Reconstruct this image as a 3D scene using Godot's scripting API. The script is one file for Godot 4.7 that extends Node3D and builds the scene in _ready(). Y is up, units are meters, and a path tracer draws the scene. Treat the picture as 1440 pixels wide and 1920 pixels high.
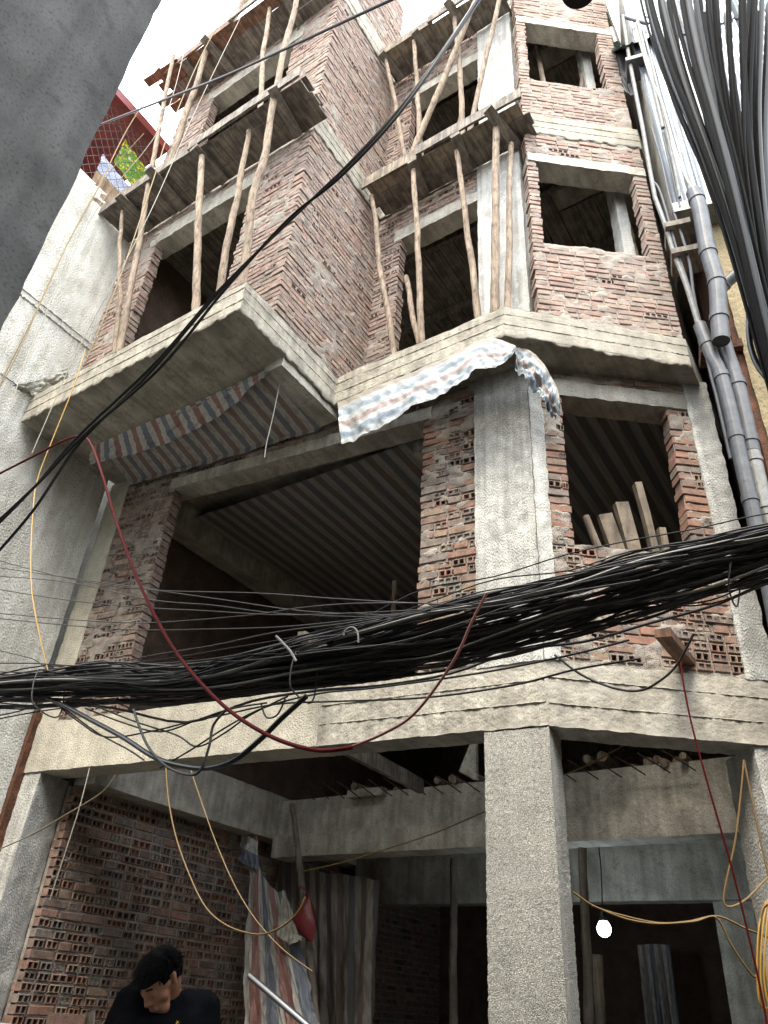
extends Node3D

var rng := RandomNumberGenerator.new()
var nzf := FastNoiseLite.new()
var nzm := FastNoiseLite.new()
var nzl := FastNoiseLite.new()
var M := {}
var taken := {}
const CAM := Vector3(0, 1.6, 0)

class MB:
	var v := PackedVector3Array()
	var n := PackedVector3Array()
	var c := PackedColorArray()
	var t := PackedVector2Array()
	var col := Color(1, 1, 1)
	func put(p: Vector3, nn: Vector3, uv := Vector2.ZERO) -> void:
		v.append(p); n.append(nn); c.append(col); t.append(uv)
	func tri(a: Vector3, b: Vector3, d: Vector3) -> void:
		var nn := (b - a).cross(d - a).normalized()
		put(a, nn); put(d, nn); put(b, nn)
	func quad(a: Vector3, b: Vector3, d: Vector3, e: Vector3) -> void:
		var nn := (d - a).cross(e - b).normalized()
		put(a, nn, Vector2(0, 0)); put(d, nn, Vector2(1, 1)); put(b, nn, Vector2(1, 0))
		put(a, nn, Vector2(0, 0)); put(e, nn, Vector2(0, 1)); put(d, nn, Vector2(1, 1))
	# p holds nx * ny points, row by row; outward = u x v
	func grid(p: PackedVector3Array, nx: int, ny: int, uv := PackedVector2Array(), skip := {}) -> void:
		var nn := PackedVector3Array()
		nn.resize(nx * ny)
		for j in ny:
			for i in nx:
				var du := p[j * nx + mini(i + 1, nx - 1)] - p[j * nx + maxi(i - 1, 0)]
				var dv := p[mini(j + 1, ny - 1) * nx + i] - p[maxi(j - 1, 0) * nx + i]
				nn[j * nx + i] = du.cross(dv).normalized()
		var has := uv.size() > 0
		for j in ny - 1:
			for i in nx - 1:
				var a := j * nx + i
				if skip.has(a): continue
				for k in [a, a + nx + 1, a + 1, a, a + nx, a + nx + 1]:
					put(p[k], nn[k], uv[k] if has else Vector2.ZERO)
	func box(x0: float, x1: float, y0: float, y1: float, z0: float, z1: float) -> void:
		var a := Vector3(x0, y0, z0); var b := Vector3(x1, y0, z0); var d := Vector3(x1, y1, z0); var e := Vector3(x0, y1, z0)
		var f := Vector3(x0, y0, z1); var g := Vector3(x1, y0, z1); var h := Vector3(x1, y1, z1); var k := Vector3(x0, y1, z1)
		quad(f, g, h, k); quad(b, a, e, d); quad(g, b, d, h); quad(a, f, k, e); quad(k, h, d, e); quad(a, b, g, f)
	func add(o: MB, x: Transform3D, cc: Color) -> void:
		for i in o.v.size():
			v.append(x * o.v[i]); n.append((x.basis * o.n[i]).normalized()); c.append(o.c[i] * cc); t.append(o.t[i])
	func mesh() -> ArrayMesh:
		var a := []
		a.resize(Mesh.ARRAY_MAX)
		a[Mesh.ARRAY_VERTEX] = v; a[Mesh.ARRAY_NORMAL] = n; a[Mesh.ARRAY_COLOR] = c; a[Mesh.ARRAY_TEX_UV] = t
		var m := ArrayMesh.new()
		m.add_surface_from_arrays(Mesh.PRIMITIVE_TRIANGLES, a)
		return m

# ------------------------------------------------------------------ naming
func numbered(s: String) -> String:
	var k: int = taken.get(s, 0)
	taken[s] = k + 1
	return s if k == 0 else "%s_%03d" % [s, k]

func tag(o: Node, label := "", category := "", group := "") -> Node:
	if label: o.set_meta("label", label)
	if category: o.set_meta("category", category)
	if group: o.set_meta("group", group)
	return o

func thing(called: String, label: String, category: String, at := Vector3.ZERO, group := "") -> Node3D:
	var o := Node3D.new()
	o.name = numbered(called)
	add_child(o)
	o.position = at
	tag(o, label, category, group)
	return o

func part(parent: Node, called: String, m: Mesh, mat: Material, x := Transform3D.IDENTITY) -> MeshInstance3D:
	var o := MeshInstance3D.new()
	o.name = called
	o.mesh = m
	o.material_override = mat
	o.transform = x
	parent.add_child(o, true)
	return o

func solo(called: String, label: String, category: String, m: Mesh, mat: Material, group := "", x := Transform3D.IDENTITY) -> MeshInstance3D:
	var o := part(self, numbered(called), m, mat, x)
	tag(o, label, category, group)
	return o

# ------------------------------------------------------------------ shapes
func wob(p: Vector3, amp: float) -> Vector3:
	return Vector3(nzf.get_noise_3dv(p), nzf.get_noise_3dv(p + Vector3(31, 7, 3)), nzf.get_noise_3dv(p + Vector3(5, 71, 19))) * amp

# a block with uneven faces and edges
func rough(mb: MB, a: Vector3, b: Vector3, cell := 0.06, amp := 0.006, fs := 1.0) -> void:
	var s := b - a
	var faces := [
		[Vector3(a.x, a.y, b.z), Vector3(s.x, 0, 0), Vector3(0, s.y, 0)],
		[Vector3(b.x, a.y, a.z), Vector3(-s.x, 0, 0), Vector3(0, s.y, 0)],
		[Vector3(b.x, a.y, b.z), Vector3(0, 0, -s.z), Vector3(0, s.y, 0)],
		[Vector3(a.x, a.y, a.z), Vector3(0, 0, s.z), Vector3(0, s.y, 0)],
		[Vector3(a.x, b.y, b.z), Vector3(s.x, 0, 0), Vector3(0, 0, -s.z)],
		[Vector3(a.x, a.y, a.z), Vector3(s.x, 0, 0), Vector3(0, 0, s.z)]]
	for f in faces:
		var o: Vector3 = f[0]; var u: Vector3 = f[1]; var w: Vector3 = f[2]
		var nx := clampi(int(u.length() / cell) + 2, 2, 120)
		var ny := clampi(int(w.length() / cell) + 2, 2, 300)
		var p := PackedVector3Array()
		for j in ny:
			for i in nx:
				var q := o + u * (float(i) / (nx - 1)) + w * (float(j) / (ny - 1))
				p.append(q + wob(q * fs, amp))
		mb.grid(p, nx, ny)

# a thin jagged lip of cement that ran out between two boards
func fin(mb: MB, x0: float, x1: float, y: float, z: float, depth := 0.008, th := 0.006, sd := 0.0, slope := 0.0) -> void:
	var n := int((x1 - x0) / 0.02) + 2
	var p := PackedVector3Array()
	for k in 4:
		for i in n:
			var x := x0 + (x1 - x0) * i / (n - 1)
			var d: float = depth * clampf(0.8 + 1.1 * nzf.get_noise_2d(x * 4.0 + sd, sd), 0.0, 1.6)
			var yy := y + slope * (x - x0) + 0.004 * nzm.get_noise_2d(x * 9.0 + sd, 3.0)
			var tt := th * (0.7 + 0.6 * nzf.get_noise_2d(x * 7.0, sd + 9.0))
			var q: Vector3 = [Vector3(x, yy - tt, z - 0.006), Vector3(x, yy - tt * 0.4, z + d), Vector3(x, yy + tt * 0.5, z + d), Vector3(x, yy + tt, z - 0.006)][k]
			p.append(q)
	mb.grid(p, n, 4)

func spline(pts: Array, per := 6) -> PackedVector3Array:
	var r := PackedVector3Array()
	for i in pts.size() - 1:
		var a: Vector3 = pts[maxi(i - 1, 0)]; var b: Vector3 = pts[i]; var d: Vector3 = pts[i + 1]; var e: Vector3 = pts[mini(i + 2, pts.size() - 1)]
		for k in per:
			r.append(b.cubic_interpolate(d, a, e, float(k) / per))
	r.append(pts[-1])
	return r

func tube(mb: MB, p: PackedVector3Array, r0: float, r1: float, sides := 6, lump := 0.0, sd := 0.0) -> void:
	var n := p.size()
	var t0 := (p[1] - p[0]).normalized()
	var up := Vector3.UP if absf(t0.y) < 0.9 else Vector3.RIGHT
	var s := t0.cross(up).normalized()
	var g := PackedVector3Array()
	for i in n:
		var tt := (p[mini(i + 1, n - 1)] - p[maxi(i - 1, 0)]).normalized()
		s = (s - tt * s.dot(tt)).normalized()
		var b := tt.cross(s)
		var r := lerpf(r0, r1, float(i) / (n - 1))
		for k in sides + 1:
			var a := TAU * (k % sides) / sides
			var rr := r
			if lump > 0.0:
				rr *= 1.0 + lump * nzf.get_noise_3d(p[i].y * 6.0 + p[i].x * 3.0, cos(a) * 0.5 + sd, sin(a) * 0.5) + lump * 0.8 * maxf(0.0, nzm.get_noise_2d(p[i].y * 14.0 + sd, a) - 0.25)
			g.append(p[i] + (s * cos(a) + b * sin(a)) * rr)
	mb.grid(g, sides + 1, n)
	for e in [0, n - 1]:
		for k in sides:
			var a: Vector3 = g[e * (sides + 1) + k]; var b2: Vector3 = g[e * (sides + 1) + k + 1]
			if e == 0: mb.tri(p[e], b2, a)
			else: mb.tri(p[e], a, b2)

func cable(called: String, label: String, cat: String, pts: Array, r: float, mat: Material, group := "", per := 6, sides := 6) -> MeshInstance3D:
	var mb := MB.new()
	tube(mb, spline(pts, per), r, r, sides)
	return solo(called, label, cat, mb.mesh(), mat, group)

# frame of a wall: origin, direction to the right as seen from outside
func frame(o: Vector3, ex: Vector3) -> Transform3D:
	ex = ex.normalized()
	return Transform3D(Basis(ex, Vector3.UP, ex.cross(Vector3.UP)), o)

func plank_mesh(l: float, w: float, th: float, sd: float) -> MB:
	var mb := MB.new()
	var n := maxi(int(l / 0.12), 2)
	var off := [Vector2(-0.5, -0.5), Vector2(0.5, -0.5), Vector2(0.5, 0.5), Vector2(-0.5, 0.5)]
	var bow := nzm.get_noise_2d(sd, 4.0) * 0.012
	var rows := []
	for i in n + 1:
		var f := float(i) / n
		var row := []
		for o: Vector2 in off:
			var q := Vector3(-l / 2 + l * f, o.x * w, o.y * th + bow * sin(f * PI))
			row.append(q + wob(q * 2.0 + Vector3(sd, sd, 0), 0.006))
		rows.append(row)
	for i in n:
		for k in 4:
			var k2 := (k + 1) % 4
			mb.quad(rows[i][k], rows[i + 1][k], rows[i + 1][k2], rows[i][k2])
	mb.quad(rows[0][0], rows[0][1], rows[0][2], rows[0][3])
	mb.quad(rows[n][3], rows[n][2], rows[n][1], rows[n][0])
	return mb

# a board from a to b; wide = direction of its width
func board(parent: Node, called: String, a: Vector3, b: Vector3, w: float, th: float, wide: Vector3, mat: Material) -> MeshInstance3D:
	var ex := (b - a).normalized()
	var ez := ex.cross(wide).normalized()
	var ey := ez.cross(ex)
	return part(parent, called, plank_mesh(a.distance_to(b), w, th, a.x * 7.0 + b.y * 3.0 + a.z).mesh(), mat, Transform3D(Basis(ex, ey, ez), (a + b) / 2))

func prop(label: String, a: Vector3, b: Vector3, r0: float, r1: float, group: String, bend := 0.05, mat: Material = null, called := "timber_prop") -> void:
	var mb := MB.new()
	var n := maxi(int(a.distance_to(b) / 0.09), 6)
	var p := PackedVector3Array()
	var sd := a.x * 13.0 + b.x * 7.0
	for i in n + 1:
		var f := float(i) / n
		var e := sin(f * PI)
		p.append(a.lerp(b, f) + Vector3(nzl.get_noise_2d(f * 0.9 + sd * 20.0, 1.0), 0, nzl.get_noise_2d(f * 0.9, sd * 20.0)) * bend * 0.9 * e)
	tube(mb, p, r0 * 0.78, r1 * 0.78, 10, 0.2, sd)
	solo(called, label, "timber prop" if called == "timber_prop" else "timber", mb.mesh(), mat if mat else M.pole, group)

# ------------------------------------------------------------------ textures
func noise(freq: float, oct := 4, sd := 1, kind := FastNoiseLite.TYPE_SIMPLEX_SMOOTH) -> FastNoiseLite:
	var z := FastNoiseLite.new()
	z.noise_type = kind
	z.frequency = freq
	z.fractal_octaves = oct
	z.seed = sd
	return z

func ndata(z: FastNoiseLite, w: int, h: int, size: int) -> PackedByteArray:
	var im := z.get_seamless_image(w, h)
	im.convert(Image.FORMAT_L8)
	if w != size or h != size: im.resize(size, size, Image.INTERPOLATE_CUBIC)
	return im.get_data()

# colour: broad blotches between c0 and c1, stains of c2, fine grain, streaks along v, dark pores
func surf_tex(sd: int, c0: Color, c1: Color, c2: Color, stain := 0.5, grain := 0.25, streak := 0.3, pores := 0.0, size := 512) -> ImageTexture:
	var a := ndata(noise(0.006, 4, sd), size, size, size)
	var b := ndata(noise(0.02, 4, sd + 1), size, size, size)
	var g := ndata(noise(0.22, 3, sd + 2), size, size, size)
	var s := ndata(noise(0.03, 4, sd + 3), size, size / 16, size)
	var d := PackedByteArray()
	d.resize(size * size * 3)
	for i in size * size:
		var f := clampf((a[i] - 128) / 110.0 * 0.5 + 0.5 + (s[i] - 128) / 128.0 * streak, 0.0, 1.0)
		var st := clampf((b[i] - 150) / 60.0, 0.0, 1.0) * stain
		var k := 1.0 + (g[i] - 128) / 128.0 * grain
		if g[i] < 62 and pores > 0.0: k *= 1.0 - pores
		d[i * 3] = clampi(int(lerpf(lerpf(c0.r, c1.r, f), c2.r, st) * k * 255.0), 0, 255)
		d[i * 3 + 1] = clampi(int(lerpf(lerpf(c0.g, c1.g, f), c2.g, st) * k * 255.0), 0, 255)
		d[i * 3 + 2] = clampi(int(lerpf(lerpf(c0.b, c1.b, f), c2.b, st) * k * 255.0), 0, 255)
	var im := Image.create_from_data(size, size, false, Image.FORMAT_RGB8, d)
	im.generate_mipmaps()
	return ImageTexture.create_from_image(im)

func bump_tex(sd: int, freq: float, oct: int, strength: float, size := 512, stretch := 1) -> ImageTexture:
	var im := noise(freq, oct, sd).get_seamless_image(size, size / stretch)
	if stretch > 1: im.resize(size, size, Image.INTERPOLATE_CUBIC)
	im.convert(Image.FORMAT_RGBA8)
	im.bump_map_to_normal_map(strength)
	im.generate_mipmaps()
	return ImageTexture.create_from_image(im)

func mat(tex: Texture2D, scale: Vector3, rough_ := 0.9, nrm: Texture2D = null, ns := 1.0, tint := Color(1, 1, 1), vcol := false) -> StandardMaterial3D:
	var m := StandardMaterial3D.new()
	m.albedo_color = tint
	m.albedo_texture = tex
	m.roughness = rough_
	m.uv1_triplanar = true
	m.uv1_world_triplanar = true
	m.uv1_scale = scale
	m.vertex_color_use_as_albedo = vcol
	m.cull_mode = BaseMaterial3D.CULL_DISABLED
	if nrm:
		m.normal_enabled = true
		m.normal_texture = nrm
		m.normal_scale = ns
	return m

func plain(c: Color, rough_ := 0.6, metal := 0.0) -> StandardMaterial3D:
	var m := StandardMaterial3D.new()
	m.albedo_color = c
	m.roughness = rough_
	m.metallic = metal
	m.cull_mode = BaseMaterial3D.CULL_DISABLED
	return m

# woven stripes, printed along u
func stripe_tex(cols: Array, dirt: float, sd: int, size := 512) -> ImageTexture:
	var b := ndata(noise(0.012, 4, sd), size, size, size)
	var g := ndata(noise(0.2, 2, sd + 1), size, size, size)
	var d := PackedByteArray()
	d.resize(size * size * 3)
	var n := cols.size()
	for y in size:
		for x in size:
			var i := y * size + x
			var q := float(x) / size * n
			var cc: Color = cols[int(q) % n]
			var weave := 1.0 + 0.05 * (1.0 if ((x >> 1) + (y >> 1)) % 2 == 0 else -1.0) + (g[i] - 128) / 128.0 * 0.12
			var st := clampf((b[i] - 110) / 90.0, 0.0, 1.0) * dirt
			d[i * 3] = clampi(int(lerpf(cc.r, 0.42, st) * weave * 255.0), 0, 255)
			d[i * 3 + 1] = clampi(int(lerpf(cc.g, 0.38, st) * weave * 255.0), 0, 255)
			d[i * 3 + 2] = clampi(int(lerpf(cc.b, 0.31, st) * weave * 255.0), 0, 255)
	var im := Image.create_from_data(size, size, false, Image.FORMAT_RGB8, d)
	im.generate_mipmaps()
	return ImageTexture.create_from_image(im)

func make_materials() -> void:
	var nb := bump_tex(11, 0.05, 5, 6.0)
	var nfine := bump_tex(12, 0.16, 4, 7.0)
	var nwood := bump_tex(13, 0.06, 4, 5.0, 512, 16)
	var t_conc := surf_tex(21, Color(0.54, 0.52, 0.48), Color(0.72, 0.70, 0.65), Color(0.46, 0.44, 0.40), 0.4, 0.12, 0.4, 0.35)
	var ngrit := bump_tex(14, 0.35, 3, 9.0)
	var t_grit := surf_tex(57, Color(0.64, 0.63, 0.60), Color(0.74, 0.73, 0.69), Color(0.63, 0.61, 0.57), 0.25, 0.42, 0.25, 0.45)
	var t_grey := surf_tex(25, Color(0.55, 0.545, 0.525), Color(0.70, 0.695, 0.67), Color(0.79, 0.785, 0.765), 0.5, 0.25, 0.6, 0.3)
	var t_cream := surf_tex(29, Color(0.61, 0.59, 0.535), Color(0.75, 0.725, 0.665), Color(0.55, 0.525, 0.47), 0.35, 0.10, 0.3, 0.5)
	var t_dirty := surf_tex(33, Color(0.36, 0.33, 0.28), Color(0.58, 0.53, 0.44), Color(0.27, 0.24, 0.20), 0.5, 0.22, 0.3, 0.3)
	var t_mortar := surf_tex(37, Color(0.49, 0.465, 0.435), Color(0.66, 0.63, 0.585), Color(0.46, 0.36, 0.30), 0.35, 0.3, 0.1, 0.3)
	var t_white := surf_tex(41, Color(0.67, 0.66, 0.625), Color(0.79, 0.785, 0.755), Color(0.58, 0.56, 0.50), 0.35, 0.09, 0.6, 0.45)
	var t_one := surf_tex(45, Color(0.72, 0.72, 0.72), Color(1, 1, 1), Color(0.62, 0.6, 0.58), 0.6, 0.28, 0.05, 0.2)
	var t_wood := surf_tex(49, Color(0.31, 0.285, 0.26), Color(0.50, 0.465, 0.42), Color(0.27, 0.25, 0.235), 0.4, 0.18, 0.6, 0.1)
	var t_pole := surf_tex(53, Color(0.41, 0.355, 0.30), Color(0.60, 0.535, 0.46), Color(0.25, 0.19, 0.15), 0.75, 0.3, 0.45, 0.6)
	M.conc = mat(t_conc, Vector3(0.8, 0.8, 0.8), 0.92, nb, 0.4)
	M.grey = mat(t_grey, Vector3(1.1, 0.55, 1.1), 0.92, nfine, 0.3)
	M.grit = mat(t_grit, Vector3(1.1, 1.1, 1.1), 0.95, ngrit, 1.2)
	M.cream = mat(t_cream, Vector3(0.7, 0.7, 0.7), 0.93, nfine, 0.25)
	M.slab = mat(t_conc, Vector3(0.9, 0.9, 0.9), 0.93, nb, 0.35, Color(0.91, 0.905, 0.89))
	M.dirty = mat(t_dirty, Vector3(0.7, 0.7, 0.7), 0.93, nb, 0.6)
	M.mortar = mat(t_mortar, Vector3(1.6, 1.6, 1.6), 0.95, nfine, 1.1)
	M.white = mat(t_white, Vector3(0.6, 0.45, 0.6), 0.9, nfine, 0.3)
	M.brick = mat(t_one, Vector3(2.6, 2.6, 2.6), 0.93, nfine, 0.9, Color(1, 1, 1), true)
	M.wood = mat(t_wood, Vector3(1.4, 1.4, 1.4), 0.85, nwood, 0.8)
	M.wood_red = mat(t_wood, Vector3(1.4, 1.4, 1.4), 0.85, nwood, 0.8, Color(1.0, 0.80, 0.70))
	M.wood_pale = mat(t_wood, Vector3(1.4, 1.4, 1.4), 0.85, nwood, 0.8, Color(1.08, 1.05, 1.0))
	M.pole = mat(t_pole, Vector3(3.0, 0.7, 3.0), 0.88, nwood, 1.0)
	M.darkened_conc = mat(surf_tex(93, Color(0.36, 0.356, 0.35), Color(0.46, 0.456, 0.445), Color(0.30, 0.295, 0.285), 0.5, 0.08, 0.4, 0.2), Vector3(0.7, 0.7, 0.7), 0.95)  # concrete grey lowered so the colour carries the shade on the near wall
	M.asphalt = mat(t_grey, Vector3(0.5, 0.5, 0.5), 0.95, nfine, 0.5, Color(0.42, 0.41, 0.40))
	M.dirt = mat(t_dirty, Vector3(0.6, 0.6, 0.6), 0.98, nb, 0.6, Color(0.75, 0.68, 0.6))
	M.raw_brick = mat(surf_tex(97, Color(0.31, 0.25, 0.215), Color(0.41, 0.33, 0.28), Color(0.37, 0.34, 0.31), 0.5, 0.3, 0.1, 0.4), Vector3(1, 1, 1), 0.95, nb, 0.8)
	M.yellow_wall = mat(t_cream, Vector3(0.6, 0.4, 0.6), 0.9, nb, 0.4, Color(0.78, 0.73, 0.62))
	M.black = plain(Color(0.10, 0.10, 0.105), 0.36); M.black.metallic_specular = 0.5
	M.black_dull = plain(Color(0.14, 0.135, 0.13), 0.5); M.black_dull.metallic_specular = 0.4
	M.jet = plain(Color(0.05, 0.048, 0.05), 0.7); M.jet.metallic_specular = 0.2
	M.grey_cable = plain(Color(0.25, 0.24, 0.235), 0.6)
	M.pale_cable = plain(Color(0.5, 0.49, 0.46), 0.5)
	M.red = plain(Color(0.34, 0.07, 0.065), 0.6); M.red.metallic_specular = 0.2
	M.pink = plain(Color(0.55, 0.33, 0.30), 0.5)
	M.yellow = plain(Color(0.62, 0.47, 0.14), 0.5)
	M.ochre = plain(Color(0.45, 0.35, 0.19), 0.6)
	M.rope = plain(Color(0.52, 0.46, 0.34), 0.8)
	M.string = plain(Color(0.60, 0.58, 0.53), 0.8)
	M.steel = plain(Color(0.55, 0.56, 0.58), 0.35, 0.8)
	M.pvc = mat(t_one, Vector3(2, 2, 2), 0.5, null, 1.0, Color(0.33, 0.34, 0.36))
	M.pvc_white = mat(t_one, Vector3(2, 2, 2), 0.45, null, 1.0, Color(0.54, 0.54, 0.525))
	M.sheet = mat(t_one, Vector3(0.8, 0.5, 0.8), 0.35, null, 1.0, Color(0.50, 0.53, 0.57)); M.sheet.metallic = 0.2
	M.sheet_green = mat(t_one, Vector3(0.8, 0.5, 0.8), 0.4, null, 1.0, Color(0.44, 0.56, 0.58)); M.sheet_green.metallic = 0.1
	M.rust = mat(t_dirty, Vector3(1.5, 1.5, 1.5), 0.9, nb, 0.7, Color(0.72, 0.50, 0.40))
	M.red_paint = mat(t_one, Vector3(1, 1, 1), 0.5, null, 1.0, Color(0.50, 0.17, 0.14))
	M.rebar = plain(Color(0.20, 0.13, 0.10), 0.7)
	var cs := [Color(0.68, 0.67, 0.65), Color(0.54, 0.39, 0.37), Color(0.68, 0.67, 0.65), Color(0.41, 0.44, 0.49)]
	M.tarp = plain(Color(1, 1, 1), 0.55); M.tarp.albedo_texture = stripe_tex(cs, 0.25, 61); M.tarp.normal_enabled = true; M.tarp.normal_texture = nb; M.tarp.normal_scale = 0.3
	M.tarp.backlight_enabled = true; M.tarp.backlight = Color(0.25, 0.25, 0.25)
	M.tarp_dirty = plain(Color(0.78, 0.77, 0.76), 0.6); M.tarp_dirty.albedo_texture = stripe_tex([Color(0.72, 0.71, 0.69), Color(0.54, 0.49, 0.48), Color(0.72, 0.71, 0.69), Color(0.48, 0.49, 0.52)], 0.35, 67)
	var cs2 := [Color(0.62, 0.59, 0.54), Color(0.70, 0.72, 0.74), Color(0.60, 0.66, 0.71), Color(0.72, 0.74, 0.75), Color(0.64, 0.57, 0.56), Color(0.72, 0.74, 0.75), Color(0.57, 0.63, 0.69), Color(0.68, 0.70, 0.71)]
	M.tarp_shaded = plain(Color(1, 1, 1), 0.6); M.tarp_shaded.albedo_texture = stripe_tex([Color(0.66, 0.65, 0.63), Color(0.50, 0.43, 0.42), Color(0.66, 0.65, 0.63), Color(0.44, 0.45, 0.49)], 0.4, 75)  # striped tarp again, dulled in colour for the lining that gets less light
	M.tarp_pale = plain(Color(0.86, 0.86, 0.86), 0.55); M.tarp_pale.albedo_texture = stripe_tex(cs2, 0.18, 71); M.tarp_pale.normal_enabled = true; M.tarp_pale.normal_texture = nb; M.tarp_pale.normal_scale = 0.2
	M.cloth = mat(t_one, Vector3(2, 2, 2), 0.85, nb, 0.4, Color(0.72, 0.71, 0.66))
	M.plywood = mat(t_wood, Vector3(1, 1, 1), 0.85, nwood, 0.5, Color(1.15, 1.05, 0.92))

# ------------------------------------------------------------------ brickwork
var proto := {}
var brick_meshes := {}
const CLAY := [Color(0.42, 0.235, 0.165), Color(0.37, 0.22, 0.165), Color(0.33, 0.22, 0.175), Color(0.42, 0.295, 0.215), Color(0.29, 0.205, 0.17), Color(0.33, 0.265, 0.225), Color(0.39, 0.25, 0.185), Color(0.30, 0.245, 0.215)]
const CLAY_DUSTY := [Color(0.428, 0.285, 0.224), Color(0.404, 0.282, 0.227), Color(0.446, 0.324, 0.260), Color(0.380, 0.270, 0.224), Color(0.350, 0.261, 0.217), Color(0.428, 0.330, 0.271), Color(0.458, 0.342, 0.268), Color(0.386, 0.306, 0.260)]

func brick_proto(w: float, h: float, d: float, holes: int, dd := 0.058, inner := Color(1, 1, 1)) -> MB:
	var mb := MB.new()
	var b := 0.004
	var x0 := -w / 2; var x1 := w / 2; var y0 := -h / 2; var y1 := h / 2
	var f := [Vector3(x0 + b, y0 + b, 0), Vector3(x1 - b, y0 + b, 0), Vector3(x1 - b, y1 - b, 0), Vector3(x0 + b, y1 - b, 0)]
	var m := [Vector3(x0, y0, -b), Vector3(x1, y0, -b), Vector3(x1, y1, -b), Vector3(x0, y1, -b)]
	var r := [Vector3(x0, y0, -d), Vector3(x1, y0, -d), Vector3(x1, y1, -d), Vector3(x0, y1, -d)]
	for k in 4:
		var k2 := (k + 1) % 4
		mb.quad(m[k], m[k2], f[k2], f[k])
		mb.quad(r[k], r[k2], m[k2], m[k])
	mb.quad(r[1], r[0], r[3], r[2])
	if holes == 0:
		mb.quad(f[0], f[1], f[2], f[3])
		return mb
	var xs := [x0 + b]
	var iw := (w - 2 * b)
	for k in holes:
		var cc := x0 + b + iw * (k + 0.5) / holes
		xs.append(cc - iw / holes * 0.36)
		xs.append(cc + iw / holes * 0.36)
	xs.append(x1 - b)
	var ys := [y0 + b, y0 + h * 0.15, y1 - h * 0.15, y1 - b]
	for i in xs.size() - 1:
		for j in 3:
			var a0: float = xs[i]; var a1: float = xs[i + 1]; var c0: float = ys[j]; var c1: float = ys[j + 1]
			if j == 1 and i % 2 == 1:
				mb.col = inner
				mb.quad(Vector3(a0, c0, -dd), Vector3(a1, c0, -dd), Vector3(a1, c1, -dd), Vector3(a0, c1, -dd))
				mb.quad(Vector3(a0, c0, 0), Vector3(a1, c0, 0), Vector3(a1, c0, -dd), Vector3(a0, c0, -dd))
				mb.quad(Vector3(a0, c1, -dd), Vector3(a1, c1, -dd), Vector3(a1, c1, 0), Vector3(a0, c1, 0))
				mb.quad(Vector3(a0, c0, 0), Vector3(a0, c0, -dd), Vector3(a0, c1, -dd), Vector3(a0, c1, 0))
				mb.quad(Vector3(a1, c0, -dd), Vector3(a1, c0, 0), Vector3(a1, c1, 0), Vector3(a1, c1, -dd))
				mb.col = Color(1, 1, 1)
			else:
				mb.quad(Vector3(a0, c0, 0), Vector3(a1, c0, 0), Vector3(a1, c1, 0), Vector3(a0, c1, 0))
	return mb

func brick_mesh(kind: String, ci: int, pal: Array, pn: String) -> Mesh:
	var key := kind + str(ci) + pn
	if not brick_meshes.has(key):
		var mb := MB.new()
		var src: MB = proto[kind]
		var cl: Color = pal[ci]
		for i in src.v.size():
			mb.v.append(src.v[i]); mb.n.append(src.n[i]); mb.t.append(src.t[i])
			mb.c.append(cl if src.c[i] == Color(1, 1, 1) else src.c[i])
		brick_meshes[key] = mb.mesh()
	return brick_meshes[key]

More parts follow.
